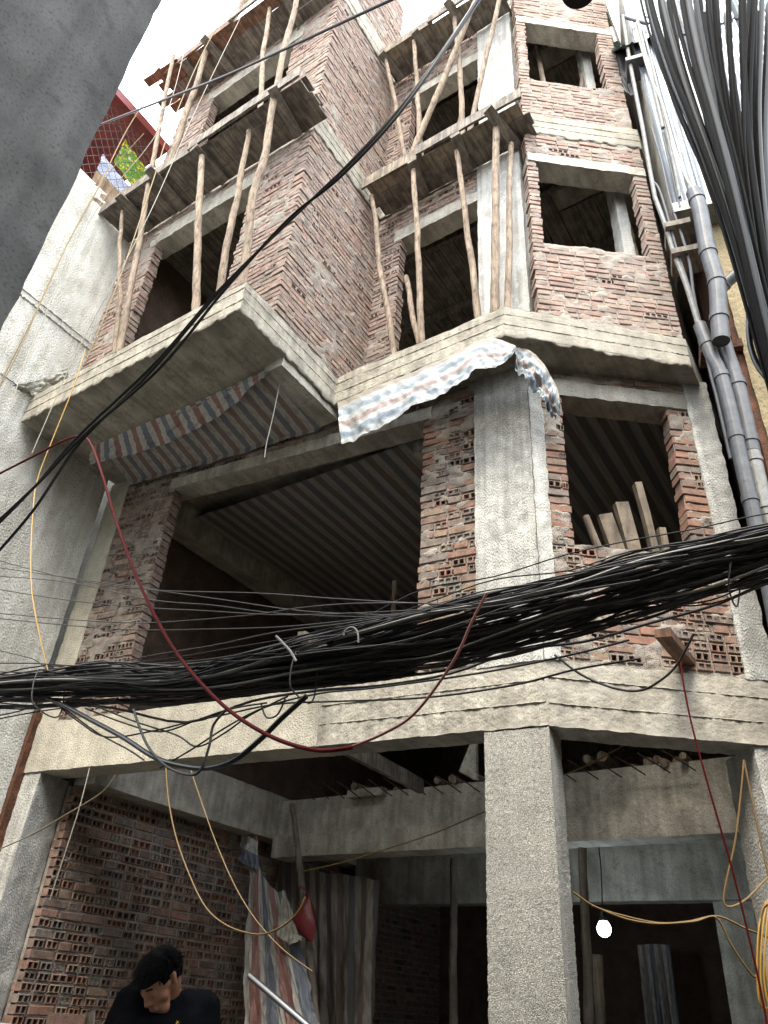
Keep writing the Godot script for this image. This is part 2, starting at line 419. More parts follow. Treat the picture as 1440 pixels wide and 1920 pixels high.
# rects: [x0, x1, y0, y1, left edge open, right edge open]
func brick_wall(house: Node3D, called: String, fr: Transform3D, rects: Array, o: Dictionary) -> MeshInstance3D:
	var th: float = o.get("thick", 0.2)
	var smear: float = o.get("smear", 0.0)
	var hr: float = o.get("headers", 0.4)
	var hol: float = o.get("holes", 0.5)
	var pn: String = o.get("clay", "red")
	var pal: Array = {"red": CLAY, "dusty": CLAY_DUSTY}[pn]
	var cs: float = o.get("course", 0.067)
	var plug: float = o.get("plugged", 0.5)
	var jt: float = o.get("joint", 0.012)
	var jag: float = o.get("jag", 0.006)
	var limit: int = o.get("single", 0)
	var msize: float = o.get("cell", 0.0175)
	var mb := MB.new()
	var lay := []
	for r in rects:
		var x0: float = r[0]; var x1: float = r[1]; var y0: float = r[2]; var y1: float = r[3]
		var lo: bool = r[4]; var ro: bool = r[5]
		mb.box(x0 + (0.012 if lo else 0.0), x1 - (0.012 if ro else 0.0), y0, y1, -th, -0.066)
		var hollow := {}
		var k0 := int(ceil(y0 / cs - 0.25))
		var k1 := int(floor(y1 / cs + 0.25))
		for k in range(k0, k1):
			var yc := (k + 0.5) * cs
			var x := x0 + (0.0 if not lo else rng.randf_range(-0.014, 0.006))
			var xe := x1 + (0.0 if not ro else rng.randf_range(-0.006, 0.014))
			var first := true
			var course_head := rng.randf() < hr
			while x < xe - 0.03:
				var head := rng.randf() < (0.8 if course_head else 0.25)
				var w := 0.098 if head else 0.205
				if first and not head and rng.randf() < 0.4: w *= 0.7
				if xe - (x + w) < 0.05: w = xe - x
				if w > 0.24: w = 0.14
				var kind := "plain"
				if w < 0.13 and rng.randf() < hol: kind = "two"
				elif w >= 0.16 and rng.randf() < hol * 0.55: kind = "four"
				if kind == "two" and rng.randf() < plug: kind = "two_plugged"
				elif kind == "four": kind = "four_plugged" if rng.randf() < plug else ("three" if rng.randf() < 0.3 else "four")
				var full := (first and lo) or (ro and x + w > xe - 0.02)
				if full and lo and first: kind = "plain"
				lay.append([x + w / 2, yc, w, kind, rng.randi() % 8, full, rng.randf_range(-0.004, jag), rng.randf_range(-0.010, 0.010), rng.randf_range(-0.03, 0.03), rng.randf_range(-0.0025, 0.0025)])
				if kind in ["two", "three", "four"]:
					if not hollow.has(k): hollow[k] = []
					hollow[k].append([x, x + w])
				x += w + jt
				first = false
		# mortar: squeezed out of the joints and smeared over some bricks
		var nx := int((x1 - x0) / (msize * 1.6)) + 2
		var ny := int((y1 - y0) / msize) + 2
		var p := PackedVector3Array()
		for j in ny:
			for i in nx:
				var x := x0 + (x1 - x0) * i / (nx - 1)
				var y := y0 + (y1 - y0) * j / (ny - 1)
				var w := fr * Vector3(x, y, 0)
				var ph := absf(fposmod(y / cs + 0.5, 1.0) - 0.5)
				var z: float = o.get("recess", -0.011) + 0.006 * nzf.get_noise_3dv(w * 1.7)
				if ph < 0.2: z += 0.010 * maxf(0.0, nzf.get_noise_3dv(w * Vector3(1, 2.2, 1) + Vector3(9, 0, 0)) + 0.1)
				var s := clampf((0.55 * nzl.get_noise_3dv(w) + 0.7 * nzm.get_noise_3dv(w * Vector3(1.2, 2.0, 1.2)) + 0.35 * nzf.get_noise_3dv(w * Vector3(1, 1.6, 1)) + smear) * 4.0, 0.0, 1.0)
				if s > 0.0: z += s * (0.015 + 0.005 * nzf.get_noise_3dv(w * 0.8))
				if (lo and i == 0) or (ro and i == nx - 1): z = minf(z, -0.012)
				p.append(Vector3(x, y, z))
		var skip := {}
		for j in ny - 1:
			var yc := y0 + (y1 - y0) * (j + 0.5) / (ny - 1)
			var row: Array = hollow.get(int(floor(yc / cs)), [])
			if row.is_empty(): continue
			var off := absf(fposmod(yc / cs, 1.0) - 0.5) * cs
			if off > 0.022: continue
			for i in nx - 1:
				if p[j * nx + i].z > 0.004: continue
				var xc := x0 + (x1 - x0) * (i + 0.5) / (nx - 1)
				for q in row:
					if xc > q[0] and xc < q[1]: skip[j * nx + i] = true
		mb.grid(p, nx, ny, PackedVector2Array(), skip)
	var wall := part(house, called, mb.mesh(), M.mortar, fr)
	if limit < lay.size():
		for b in lay: b.append((fr * Vector3(b[0], b[1], 0)).distance_to(CAM))
		lay.sort_custom(func(a, b): return a[10] < b[10])
	var rest := MB.new()
	var ws := {"plain": 0.19, "two": 0.09, "four": 0.19, "two_plugged": 0.09, "four_plugged": 0.19, "three": 0.19}
	for i in lay.size():
		var b = lay[i]
		var bs := Basis.from_euler(Vector3(0, b[8], b[7])).scaled_local(Vector3(b[2] / ws[b[3]], rng.randf_range(0.91, 1.03) * (cs - 0.012) / 0.055, (th + 0.004) / 0.1 if b[5] else 1.0))
		var x := Transform3D(bs, Vector3(b[0], b[1] + b[9], b[6]))
		if i < limit:
			part(wall, "brick", brick_mesh(b[3], b[4], pal, pn), M.brick, x)
		else:
			rest.add(proto[b[3]], x, pal[b[4]])
	if rest.v.size() > 0:
		var s := part(wall, "brickwork", rest.mesh(), M.brick)
		s.set_meta("kind", "stuff")
	return wall

# the upright edge of a cast slab, from a to b in plan, with a ragged lower lip
func cast_edge(mb: MB, a: Vector2, b: Vector2, y0: float, y1: float, fins: Array, lip := 0.03) -> void:
	var fr := frame(Vector3(a.x, 0, a.y), Vector3(b.x - a.x, 0, b.y - a.y))
	var l := a.distance_to(b)
	var nx := int(l / 0.03) + 2
	var rows := [0.0, 0.012, 0.06, 0.13, 0.25, 0.4, 0.55, 0.7, 0.85, 0.96, 1.0]
	var p := PackedVector3Array()
	for j in rows.size():
		for i in nx:
			var x := l * i / (nx - 1)
			var y := lerpf(y0, y1, rows[j])
			var w := fr * Vector3(x, y, 0)
			var z := 0.003 * nzm.get_noise_3dv(w) + 0.002 * nzf.get_noise_3dv(w)
			if j <= 1:
				var e := maxf(0.0, 0.4 + nzm.get_noise_2d(w.x * 2.2 + w.z, w.z * 2.2) + 0.6 * nzf.get_noise_2d(w.x * 1.5, w.z * 1.5))
				y -= lip * e
				if j == 0: z -= 0.012
			if j == 10: z -= 0.012 * maxf(0.0, nzf.get_noise_3dv(w)); y += 0.012 * nzm.get_noise_3dv(w)
			p.append(Vector3(x, y, z))
	var lo := MB.new()
	lo.grid(p, nx, rows.size())
	for f in fins: fin(lo, 0.0, l, y0 + f, 0.0, 0.005, 0.004, a.x * 5.0 + f * 31.0, rng.randf_range(-0.006, 0.006))
	mb.add(lo, fr, Color(1, 1, 1))

func flat_poly(mb: MB, poly: PackedVector2Array, y: float, up: bool) -> void:
	var ix := Geometry2D.triangulate_polygon(poly)
	for k in range(0, ix.size(), 3):
		var a := poly[ix[k]]; var b := poly[ix[k + 1]]; var d := poly[ix[k + 2]]
		var pa := Vector3(a.x, y, a.y); var pb := Vector3(b.x, y, b.y); var pd := Vector3(d.x, y, d.y)
		if ((pb - pa).cross(pd - pa).y > 0) == up: mb.tri(pa, pb, pd)
		else: mb.tri(pa, pd, pb)

func cast_slab(house: Node3D, called: String, poly: Array, y0: float, y1: float, front: int, fins: Array, m: Material) -> void:
	var mb := MB.new()
	var pp := PackedVector2Array(poly)
	flat_poly(mb, pp, y0, false)
	flat_poly(mb, pp, y1, true)
	for k in poly.size():
		var a: Vector2 = poly[k]; var b: Vector2 = poly[(k + 1) % poly.size()]
		if k < front: cast_edge(mb, a, b, y0, y1, fins)
		else: mb.quad(Vector3(a.x, y0, a.y), Vector3(b.x, y0, b.y), Vector3(b.x, y1, b.y), Vector3(a.x, y1, a.y))
	part(house, called, mb.mesh(), m)

const K := Vector3(-1.599, 0, -4.081)
const DL := Vector3(0.994, 0, -0.113)
const DC := Vector3(0.783, 0, -0.623)
const DU := Vector3(0.776, 0, -0.631)

func block(house: Node3D, called: String, fr: Transform3D, a: Vector3, b: Vector3, m: Material, cell := 0.05, amp := 0.006, fins := [], fs := 1.0) -> MeshInstance3D:
	var mb := MB.new()
	rough(mb, a, b, cell, amp, fs)
	for f in fins: fin(mb, a.x + 0.01, b.x - 0.01, f, b.z, 0.007, 0.005, f * 17.0, rng.randf_range(-0.008, 0.008))
	return part(house, called, mb.mesh(), m, fr)

func build_house() -> void:
	proto.plain = brick_proto(0.19, 0.055, 0.1, 0)
	proto.two = brick_proto(0.09, 0.055, 0.1, 2)
	proto.four = brick_proto(0.19, 0.055, 0.1, 4)
	proto.two_plugged = brick_proto(0.09, 0.055, 0.1, 2, 0.012, Color(0.31, 0.28, 0.25))
	proto.four_plugged = brick_proto(0.19, 0.055, 0.1, 4, 0.010, Color(0.30, 0.27, 0.24))
	proto.three = brick_proto(0.19, 0.055, 0.1, 3, 0.045)
	var h := thing("unfinished_house", "unfinished brick and concrete corner house with empty window openings", "house")
	var I := Transform3D.IDENTITY
	var fl := frame(K, DL)
	var fc := frame(K, DC)
	var ff := frame(Vector3(-3.19, 0, -2.85), Vector3(1, 0, 0))
	var fs := frame(Vector3(-3.19, 0, -2.85), Vector3(0, 0, -1))
	var fre := frame(Vector3(-3.19, 0, -4.08), Vector3(1, 0, 0))
	var fu := frame(Vector3(-1.489, 0, -3.910), DU)
	var fi := frame(Vector3(-5.55, 0, -3.9), Vector3(0, 0, -1))
	# --- ground floor frame
	block(h, "column", fl, Vector3(-0.39, 0, -0.25), Vector3(0, 3.05, 0.0), M.grit, 0.011, 0.006, [], 7.0)
	block(h, "column", fl, Vector3(-4.5, 0, -0.30), Vector3(-4.08, 3.06, 0.0), M.grey, 0.035, 0.008)
	block(h, "column", fc, Vector3(1.22, 0, -0.35), Vector3(1.6, 3.06, -0.01), M.grey, 0.035, 0.008)
	block(h, "beam", fl, Vector3(-4.5, 3.06, -0.22), Vector3(-1.55, 3.46, 0.012), M.cream, 0.035, 0.007)
	block(h, "beam", fl, Vector3(-1.55, 3.06, -0.22), Vector3(0.004, 3.455, 0.006), M.conc, 0.035, 0.008, [3.20, 3.33])
	block(h, "beam", fc, Vector3(0.0, 3.055, -0.22), Vector3(1.6, 3.46, 0.006), M.conc, 0.035, 0.008, [3.19, 3.35])
	block(h, "side_beam", I, Vector3(-5.62, 3.02, -9.9), Vector3(-5.36, 3.44, -3.92), M.conc, 0.08, 0.006)
	block(h, "inner_beam", I, Vector3(-5.36, 2.85, -6.4), Vector3(-0.4, 3.05, -6.14), M.conc, 0.08, 0.006)
	block(h, "inner_beam", I, Vector3(-5.36, 3.05, -6.4), Vector3(-0.4, 3.27, -6.20), M.conc, 0.08, 0.006)
	block(h, "inner_beam", I, Vector3(-5.36, 2.62, -7.8), Vector3(-0.4, 3.1, -7.6), M.conc, 0.1, 0.006)
	block(h, "floor_slab", I, Vector3(-5.5, 3.27, -10.0), Vector3(-0.45, 3.40, -6.22), M.conc, 0.2, 0.006)
	block(h, "ground_slab", I, Vector3(-5.8, -0.05, -10.0), Vector3(-0.3, 0.12, -4.2), M.dirt, 0.3, 0.004)
	# --- party walls and back wall
	block(h, "back_wall", I, Vector3(-5.8, 0, -10.2), Vector3(-0.3, 12.2, -10.0), M.raw_brick, 0.3, 0.006)
	block(h, "side_wall", I, Vector3(-5.84, 0, -10.0), Vector3(-5.64, 11.9, -3.92), M.raw_brick, 0.3, 0.004)
	block(h, "side_wall", I, Vector3(-0.70, 0, -10.0), Vector3(-0.58, 11.9, -5.1), M.raw_brick, 0.3, 0.004)
	block(h, "side_wall", I, Vector3(-5.84, 6.2, -3.92), Vector3(-5.66, 12.0, -2.87), M.raw_brick, 0.3, 0.004)
	brick_wall(h, "brick_wall", fi, [[0.0, 2.35, 0.42, 3.02, false, false]], {"single": 300, "headers": 0.9, "holes": 0.9, "smear": -0.5, "thick": 0.1, "jag": 0.004, "joint": 0.018, "plugged": 0.15})
	brick_wall(h, "brick_wall", fi, [[2.35, 6.0, 0.84, 2.94, false, false]], {"single": 60, "headers": 0.5, "holes": 0.5, "smear": -0.55, "thick": 0.1, "cell": 0.02})
	# --- first floor, long side
	brick_wall(h, "brick_wall", fl, [[-4.06, -3.44, 3.46, 5.91, false, true], [-3.44, -0.86, 5.76, 5.91, false, false]], {"thick": 0.115, "single": 240, "headers": 0.85, "holes": 0.75, "smear": -0.02, "plugged": 0.6, "clay": "dusty"})
	brick_wall(h, "brick_wall", fl, [[-0.86, -0.41, 3.46, 5.91, true, false]], {"thick": 0.115, "single": 170, "headers": 0.85, "holes": 0.85, "smear": -0.05, "plugged": 0.65})
	block(h, "lintel", fl, Vector3(-3.5, 5.64, -0.2), Vector3(-0.8, 5.76, 0.008), M.conc, 0.03, 0.008)
	block(h, "edge_post", fl, Vector3(-4.3, 3.46, -0.2), Vector3(-4.06, 5.91, 0.006), M.cream, 0.05, 0.008)
	# --- corner column of the first floor
	block(h, "column", fl, Vector3(-0.43, 3.455, -0.22), Vector3(0.0, 5.91, 0.014), M.grey, 0.03, 0.011)
	block(h, "column", fc, Vector3(0.0, 3.46, -0.2), Vector3(0.10, 5.91, 0.016), M.grey, 0.03, 0.012)
	brick_wall(h, "brick_wall", fc, [[0.10, 0.25, 4.3, 5.66, false, true], [1.09, 1.27, 4.3, 5.66, true, false], [0.08, 1.27, 3.46, 4.31, false, false], [0.10, 1.27, 5.76, 5.91, false, false]], {"thick": 0.115, "single": 280, "headers": 0.75, "holes": 0.7, "smear": -0.05, "plugged": 0.65})
	block(h, "lintel", fc, Vector3(0.12, 5.645, -0.2), Vector3(1.30, 5.80, 0.008), M.conc, 0.03, 0.009)
	block(h, "column", fc, Vector3(1.255, 3.46, -0.3), Vector3(1.45, 5.95, 0.012), M.grey, 0.04, 0.012)
	# --- second floor slab with the bay that sticks out
	var plan2 := [Vector2(-5.84, -2.5), Vector2(-3.18, -2.5), Vector2(-3.18, -3.69), Vector2(-1.60, -3.69), Vector2(-0.50, -4.69), Vector2(-0.50, -10.0), Vector2(-5.84, -10.0)]
	cast_slab(h, "floor_slab", plan2, 5.91, 6.21, 4, [0.11, 0.22], M.slab)
	block(h, "ceiling_beam", I, Vector3(-3.40, 5.82, -3.80), Vector3(-3.21, 5.92, -3.05), M.conc, 0.05, 0.008)
	block(h, "ceiling_beam", I, Vector3(-2.75, 5.60, -9.9), Vector3(-2.50, 5.905, -4.3), M.conc, 0.08, 0.008)
	block(h, "ceiling_beam", I, Vector3(-5.58, 5.55, -9.9), Vector3(-5.38, 5.905, -4.0), M.conc, 0.08, 0.008)
	# --- second floor
	var pk := Color(1, 1, 1)
	brick_wall(h, "brick_wall", ff, [[-2.65, -2.10, 6.21, 8.92, false, true], [-0.70, 0.0, 6.21, 8.92, true, true], [-2.10, -0.70, 8.72, 8.92, false, false]], {"recess": -0.007, "course": 0.060, "clay": "dusty", "jag": 0.008, "single": 120, "headers": 0.3, "holes": 0.06, "smear": -0.13, "thick": 0.11})
	brick_wall(h, "brick_wall", fs, [[0.0, 1.24, 6.21, 8.92, true, false]], {"recess": -0.007, "course": 0.060, "clay": "dusty", "jag": 0.008, "single": 260, "headers": 0.45, "holes": 0.06, "smear": -0.25, "thick": 0.11})
	block(h, "lintel", ff, Vector3(-2.2, 8.50, -0.19), Vector3(-0.6, 8.72, 0.006), M.conc, 0.05, 0.008)
	brick_wall(h, "brick_wall", fre, [[0.0, 0.29, 6.21, 8.92, false, true], [0.29, 1.22, 8.54, 8.92, false, false]], {"thick": 0.11, "recess": -0.007, "course": 0.060, "clay": "dusty", "jag": 0.008, "single": 90, "headers": 0.55, "holes": 0.3, "smear": -0.16})
	block(h, "lintel", fre, Vector3(0.22, 8.38, -0.2), Vector3(1.22, 8.54, 0.006), M.conc, 0.04, 0.008)
	block(h, "column", fre, Vector3(1.20, 6.21, -0.3), Vector3(1.66, 8.92, 0.02), M.grey, 0.05, 0.009)
	brick_wall(h, "brick_wall", fu, [[0.09, 0.18, 7.21, 8.44, true, true], [1.13, 1.25, 7.21, 8.44, true, false], [0.09, 1.25, 6.21, 7.22, true, false], [0.09, 1.25, 8.54, 8.92, true, false]], {"thick": 0.11, "recess": -0.007, "course": 0.060, "clay": "dusty", "jag": 0.008, "single": 200, "headers": 0.4, "holes": 0.06, "smear": -0.15})
	block(h, "lintel", fu, Vector3(0.10, 8.43, -0.2), Vector3(1.25, 8.56, 0.010), M.conc, 0.04, 0.010)
	block(h, "inner_column", fu, Vector3(1.06, 6.21, -0.45), Vector3(1.17, 8.9, -0.3), M.grey, 0.06, 0.008)
	# --- third floor slab
	var plan3 := [Vector2(-5.84, -2.86), Vector2(-3.175, -2.86), Vector2(-3.175, -4.06), Vector2(-1.50, -4.06), Vector2(-1.43, -3.94), Vector2(-0.50, -4.70), Vector2(-0.50, -10.0), Vector2(-5.84, -10.0)]
	cast_slab(h, "floor_slab", plan3, 8.92, 9.24, 5, [0.1, 0.21], M.slab)
	# --- third floor
	brick_wall(h, "brick_wall", ff, [[-2.62, -1.98, 9.24, 11.85, false, true], [-0.62, 0.0, 9.24, 11.85, true, true], [-1.98, -0.62, 11.62, 11.85, false, false]], {"recess": -0.007, "course": 0.060, "clay": "dusty", "jag": 0.008, "single": 40, "headers": 0.3, "holes": 0.06, "smear": -0.13, "thick": 0.11, "cell": 0.025})
	brick_wall(h, "brick_wall", fs, [[0.0, 1.24, 9.24, 11.85, true, false]], {"recess": -0.007, "course": 0.060, "clay": "dusty", "jag": 0.008, "single": 60, "headers": 0.45, "holes": 0.06, "smear": -0.21, "thick": 0.11, "cell": 0.025})
	block(h, "lintel", ff, Vector3(-2.1, 11.40, -0.19), Vector3(-0.5, 11.62, 0.006), M.conc, 0.06, 0.008)
	brick_wall(h, "brick_wall", fre, [[0.0, 0.30, 9.24, 11.85, false, true], [0.30, 1.24, 11.33, 11.85, false, false]], {"thick": 0.11, "recess": -0.007, "course": 0.060, "clay": "dusty", "jag": 0.008, "single": 40, "headers": 0.5, "holes": 0.3, "smear": -0.16, "cell": 0.025})
	block(h, "lintel", fre, Vector3(0.22, 11.16, -0.2), Vector3(1.24, 11.33, 0.006), M.conc, 0.05, 0.008)
	block(h, "column", fre, Vector3(1.23, 9.24, -0.3), Vector3(1.66, 11.85, 0.02), M.grey, 0.05, 0.009)
	brick_wall(h, "brick_wall", fu, [[0.09, 0.19, 9.96, 11.22, true, true], [1.05, 1.22, 9.96, 11.22, true, false], [0.09, 1.22, 9.24, 9.97, true, false], [0.09, 1.22, 11.34, 12.1, true, false]], {"thick": 0.11, "recess": -0.007, "course": 0.060, "clay": "dusty", "jag": 0.008, "single": 90, "headers": 0.4, "holes": 0.06, "smear": -0.15, "cell": 0.025})
	block(h, "lintel", fu, Vector3(0.10, 11.22, -0.2), Vector3(1.22, 11.36, 0.010), M.conc, 0.05, 0.010)
	block(h, "inner_column", fu, Vector3(0.98, 9.24, -0.45), Vector3(1.08, 11.9, -0.3), M.grey, 0.06, 0.008)
	# --- fourth floor slab and the first courses above it
	cast_slab(h, "roof_slab", [Vector2(-5.84, -2.87), Vector2(-3.17, -2.87), Vector2(-3.17, -4.06), Vector2(-1.50, -4.06), Vector2(-1.43, -3.95), Vector2(-0.53, -4.70), Vector2(-0.53, -10.0), Vector2(-5.84, -10.0)], 11.85, 12.28, 5, [0.12], M.slab)
	brick_wall(h, "brick_wall", fs, [[0.0, 1.28, 12.28, 14.1, true, true]], {"recess": -0.007, "course": 0.060, "clay": "dusty", "jag": 0.008, "single": 0, "headers": 0.45, "holes": 0.06, "smear": -0.21, "thick": 0.11, "cell": 0.03})
	brick_wall(h, "brick_wall", fu, [[0.09, 1.1, 12.28, 12.84, true, true]], {"thick": 0.11, "recess": -0.007, "course": 0.060, "clay": "dusty", "jag": 0.008, "single": 0, "headers": 0.4, "holes": 0.06, "smear": -0.16, "cell": 0.03})
	for q in [[8.885, -2.95], [11.815, -2.95]]:
		for k in 26:
			var x := -5.55 + k * 0.19
			if x > -0.8: break
			var zf := -3.1 if x < -3.4 else (-4.3 if x < -1.4 else -4.95)
			board(h, "formwork_board", Vector3(x, q[0], zf), Vector3(x + rng.randf_range(-0.01, 0.01), q[0] - 0.005, -9.9), 0.18, 0.025, Vector3(1, 0, 0), M.wood)
		for k in 6: board(h, "formwork_joist", Vector3(-5.6, q[0] - 0.07, -4.6 - k * 0.9), Vector3(-0.75, q[0] - 0.075, -4.6 - k * 0.9), 0.09, 0.05, Vector3(0, 1, 0), M.wood)
	print("house ", Time.get_ticks_msec())

# ------------------------------------------------------------------ timber
func build_timber() -> void:
	var X := Vector3(1, 0, 0); var Z := Vector3(0, 0, 1); var Y := Vector3(0, 1, 0)
	# formwork decks: boards along the front edge, boards of the soffit, joists underneath
	var decks := [
		["weathered timber formwork deck projecting from the bay below the third floor", -5.86, -2.99, -2.42, -2.84, 8.90, [-4.93, -4.33, -3.30, -5.45], M.wood],
		["grey timber formwork deck with thick joists beside the corner column", -3.14, -1.30, -3.66, -4.05, 8.90, [-2.54, -2.03, -1.57], M.wood_pale],
		["brown timber formwork deck at the top of the bay against the sky", -5.72, -3.22, -2.40, -2.86, 11.80, [-5.35, -4.9, -3.75], M.wood_red],
		["grey timber formwork deck at the top beside the corner column", -3.14, -1.45, -3.69, -4.05, 11.78, [-3.06, -2.58, -2.06], M.wood_pale]]
	for d in decks:
		var t := thing("formwork_deck", d[0], "formwork", Vector3.ZERO, "timber formwork decks on the house")
		var x0: float = d[1]; var x1: float = d[2]; var zf: float = d[3]; var zb: float = d[4]; var y: float = d[5]
		var nb := 3
		for k in nb:
			var w := (zf - zb) / nb
			var z := zf - w * (k + 0.5)
			board(t, "soffit_board", Vector3(x0 + rng.randf_range(-0.02, 0.06), y + rng.randf_range(-0.004, 0.004), z), Vector3(x1 - rng.randf_range(-0.02, 0.06), y + rng.randf_range(-0.006, 0.006), z), w - rng.randf_range(0.001, 0.004), 0.022, Z, M.wood if k > 0 else d[7])
		var xm := lerpf(x0, x1, rng.randf_range(0.4, 0.6))
		board(t, "edge_board", Vector3(x0, y + 0.06, zf + 0.016), Vector3(xm, y + 0.07, zf + 0.014), 0.16, 0.024, Y, d[7])
		board(t, "edge_board", Vector3(xm - 0.05, y + 0.065, zf + 0.043), Vector3(x1, y + 0.055, zf + 0.041), 0.15, 0.024, Y, M.wood)
		for jx in d[6]:
			var a := rng.randf_range(-0.05, 0.05)
			board(t, "joist", Vector3(jx + a, y - 0.065, zf + rng.randf_range(0.02, 0.16)), Vector3(jx - a, y - 0.06, zb + 0.02), 0.10, 0.045, X.lerp(Y, 0.25), M.wood)
	# loose boards lying on the deck of the bay
	var lt := thing("board_stack", "grey boards jutting from the end of the bay deck", "boards")
	board(lt, "board", Vector3(-3.42, 8.96, -2.50), Vector3(-2.98, 8.99, -2.52), 0.15, 0.02, Z, M.wood)
	board(lt, "board", Vector3(-3.45, 8.955, -2.68), Vector3(-2.99, 8.985, -2.69), 0.13, 0.02, Z, M.wood)
	var rt := thing("board_stack", "reddish boards jutting over the corner of the top deck", "boards")
	for q in [[11.86, -2.36, 0.0], [11.90, -2.52, 0.1], [11.84, -2.66, -0.05], [11.88, -2.80, 0.04]]:
		board(rt, "board", Vector3(-6.05 + q[2], q[0], q[1]), Vector3(-5.45 + q[2], q[0] - 0.02, q[1] - 0.03), 0.11, 0.025, Z, M.wood_red)
	board(rt, "board", Vector3(-5.78, 11.83, -2.30), Vector3(-5.70, 11.82, -2.95), 0.10, 0.03, X, M.wood_red)
	# round props
	var gl := "round timber props standing on the bay ledge"
	var zl := -2.58
	prop("thin crooked prop at the end of the bay beside the pale wall", Vector3(-4.78, 6.20, zl), Vector3(-5.56, 8.84, -2.50), 0.030, 0.026, gl, 0.10)
	prop("long leaning pole passing outside the bay deck up to the red boards", Vector3(-4.66, 6.20, -2.53), Vector3(-5.54, 12.0, -2.33), 0.040, 0.030, gl, 0.05)
	prop("straight thick prop in the middle of the bay window", Vector3(-3.80, 6.20, zl), Vector3(-4.31, 8.80, -2.47), 0.045, 0.040, gl, 0.03)
	prop("forked prop before the right part of the bay window", Vector3(-3.55, 6.20, zl), Vector3(-3.72, 8.82, -2.52), 0.042, 0.032, gl, 0.06)
	prop("long pale prop at the brick corner of the bay", Vector3(-3.30, 6.20, -2.56), Vector3(-3.31, 8.95, -2.40), 0.045, 0.040, gl, 0.08)
	var gt := "round timber props under the top deck of the bay"
	prop("prop under the top bay deck beside the brick corner", Vector3(-3.36, 9.0, -2.45), Vector3(-3.46, 11.75, -2.45), 0.042, 0.036, gt, 0.05)
	prop("leaning prop under the top bay deck at its free end", Vector3(-4.92, 8.95, -2.50), Vector3(-5.0, 11.78, -2.45), 0.050, 0.042, gt, 0.05)
	prop("thin prop under the top bay deck before the dark window", Vector3(-3.62, 9.0, -2.52), Vector3(-3.98, 11.74, -2.50), 0.036, 0.032, gt, 0.04)
	prop("short crossed pole above the top bay deck", Vector3(-4.75, 11.95, -2.5), Vector3(-4.65, 13.1, -2.5), 0.05, 0.04, gt, 0.03)
	prop("short leaning pole above the top bay deck", Vector3(-5.0, 11.95, -2.5), Vector3(-4.60, 13.0, -2.55), 0.045, 0.04, gt, 0.03)
	var gr := "round timber props beside the corner column"
	var zr := -3.78
	prop("bowed prop in the inner corner against the brick pier", Vector3(-2.64, 6.20, zr), Vector3(-3.07, 8.84, -3.74), 0.036, 0.030, gr, 0.05)
	prop("straight prop left of the recessed window", Vector3(-2.38, 6.20, zr), Vector3(-2.53, 8.82, -3.70), 0.038, 0.034, gr, 0.03)
	prop("leaning prop across the recessed window", Vector3(-1.85, 6.20, zr), Vector3(-2.05, 8.80, -3.74), 0.038, 0.032, gr, 0.04)
	prop("thick split prop before the corner column", Vector3(-1.72, 6.20, -3.78), Vector3(-1.62, 8.82, -3.74), 0.050, 0.042, gr, 0.03)
	prop("thin prop leaning on the corner column", Vector3(-1.62, 6.20, -3.80), Vector3(-1.55, 8.75, -3.92), 0.036, 0.034, gr, 0.03)
	prop("short broken stick leaning inside the recessed window", Vector3(-2.42, 6.21, -3.86), Vector3(-2.74, 7.6, -4.0), 0.030, 0.034, gr, 0.03)
	var gq := "round timber props under the top deck beside the corner column"
	prop("pale prop in the inner corner under the top deck", Vector3(-2.65, 9.02, -3.78), Vector3(-3.08, 11.72, -3.72), 0.036, 0.03, gq, 0.04)
	prop("knotty prop left in the top recessed window", Vector3(-2.48, 9.02, -3.78), Vector3(-2.66, 11.72, -3.72), 0.038, 0.032, gq, 0.05)
	prop("long brace slanting across the top recessed window", Vector3(-2.62, 9.02, -3.72), Vector3(-1.66, 11.95, -3.66), 0.045, 0.04, gq, 0.02)
	prop("wavy prop right in the top recessed window", Vector3(-2.0, 9.02, -3.78), Vector3(-2.1, 11.72, -3.74), 0.038, 0.034, gq, 0.05)
	prop("pale pole leaning on the top corner column", Vector3(-1.92, 9.02, -3.76), Vector3(-1.44, 11.9, -3.74), 0.036, 0.034, gq, 0.02)
	prop("short dark stick inside the top recessed window", Vector3(-2.44, 9.24, -4.16), Vector3(-2.3, 10.6, -4.3), 0.035, 0.03, gq, 0.02)
	var gi := "props standing inside the corner windows"
	prop("slanting prop inside the middle corner window", Vector3(-0.775, 7.618, -4.942), Vector3(-0.868, 9.105, -5.188), 0.034, 0.032, gi, 0.03)
	prop("slanting prop inside the top corner window beside its left edge", Vector3(-1.332, 10.604, -4.488), Vector3(-1.427, 12.225, -4.605), 0.04, 0.036, gi, 0.02)
	prop("upright prop inside the top corner window", Vector3(-0.996, 10.547, -4.762), Vector3(-0.909, 12.052, -4.962), 0.036, 0.03, gi, 0.02)
	prop("thin upright stick inside the wide first floor opening", Vector3(-3.450, 4.332, -5.200), Vector3(-3.463, 5.005, -5.200), 0.03, 0.03, gi, 0.01)
	# sticks and boards leaning in the first floor corner window
	var gs := "timber offcuts leaning in the first floor corner window"
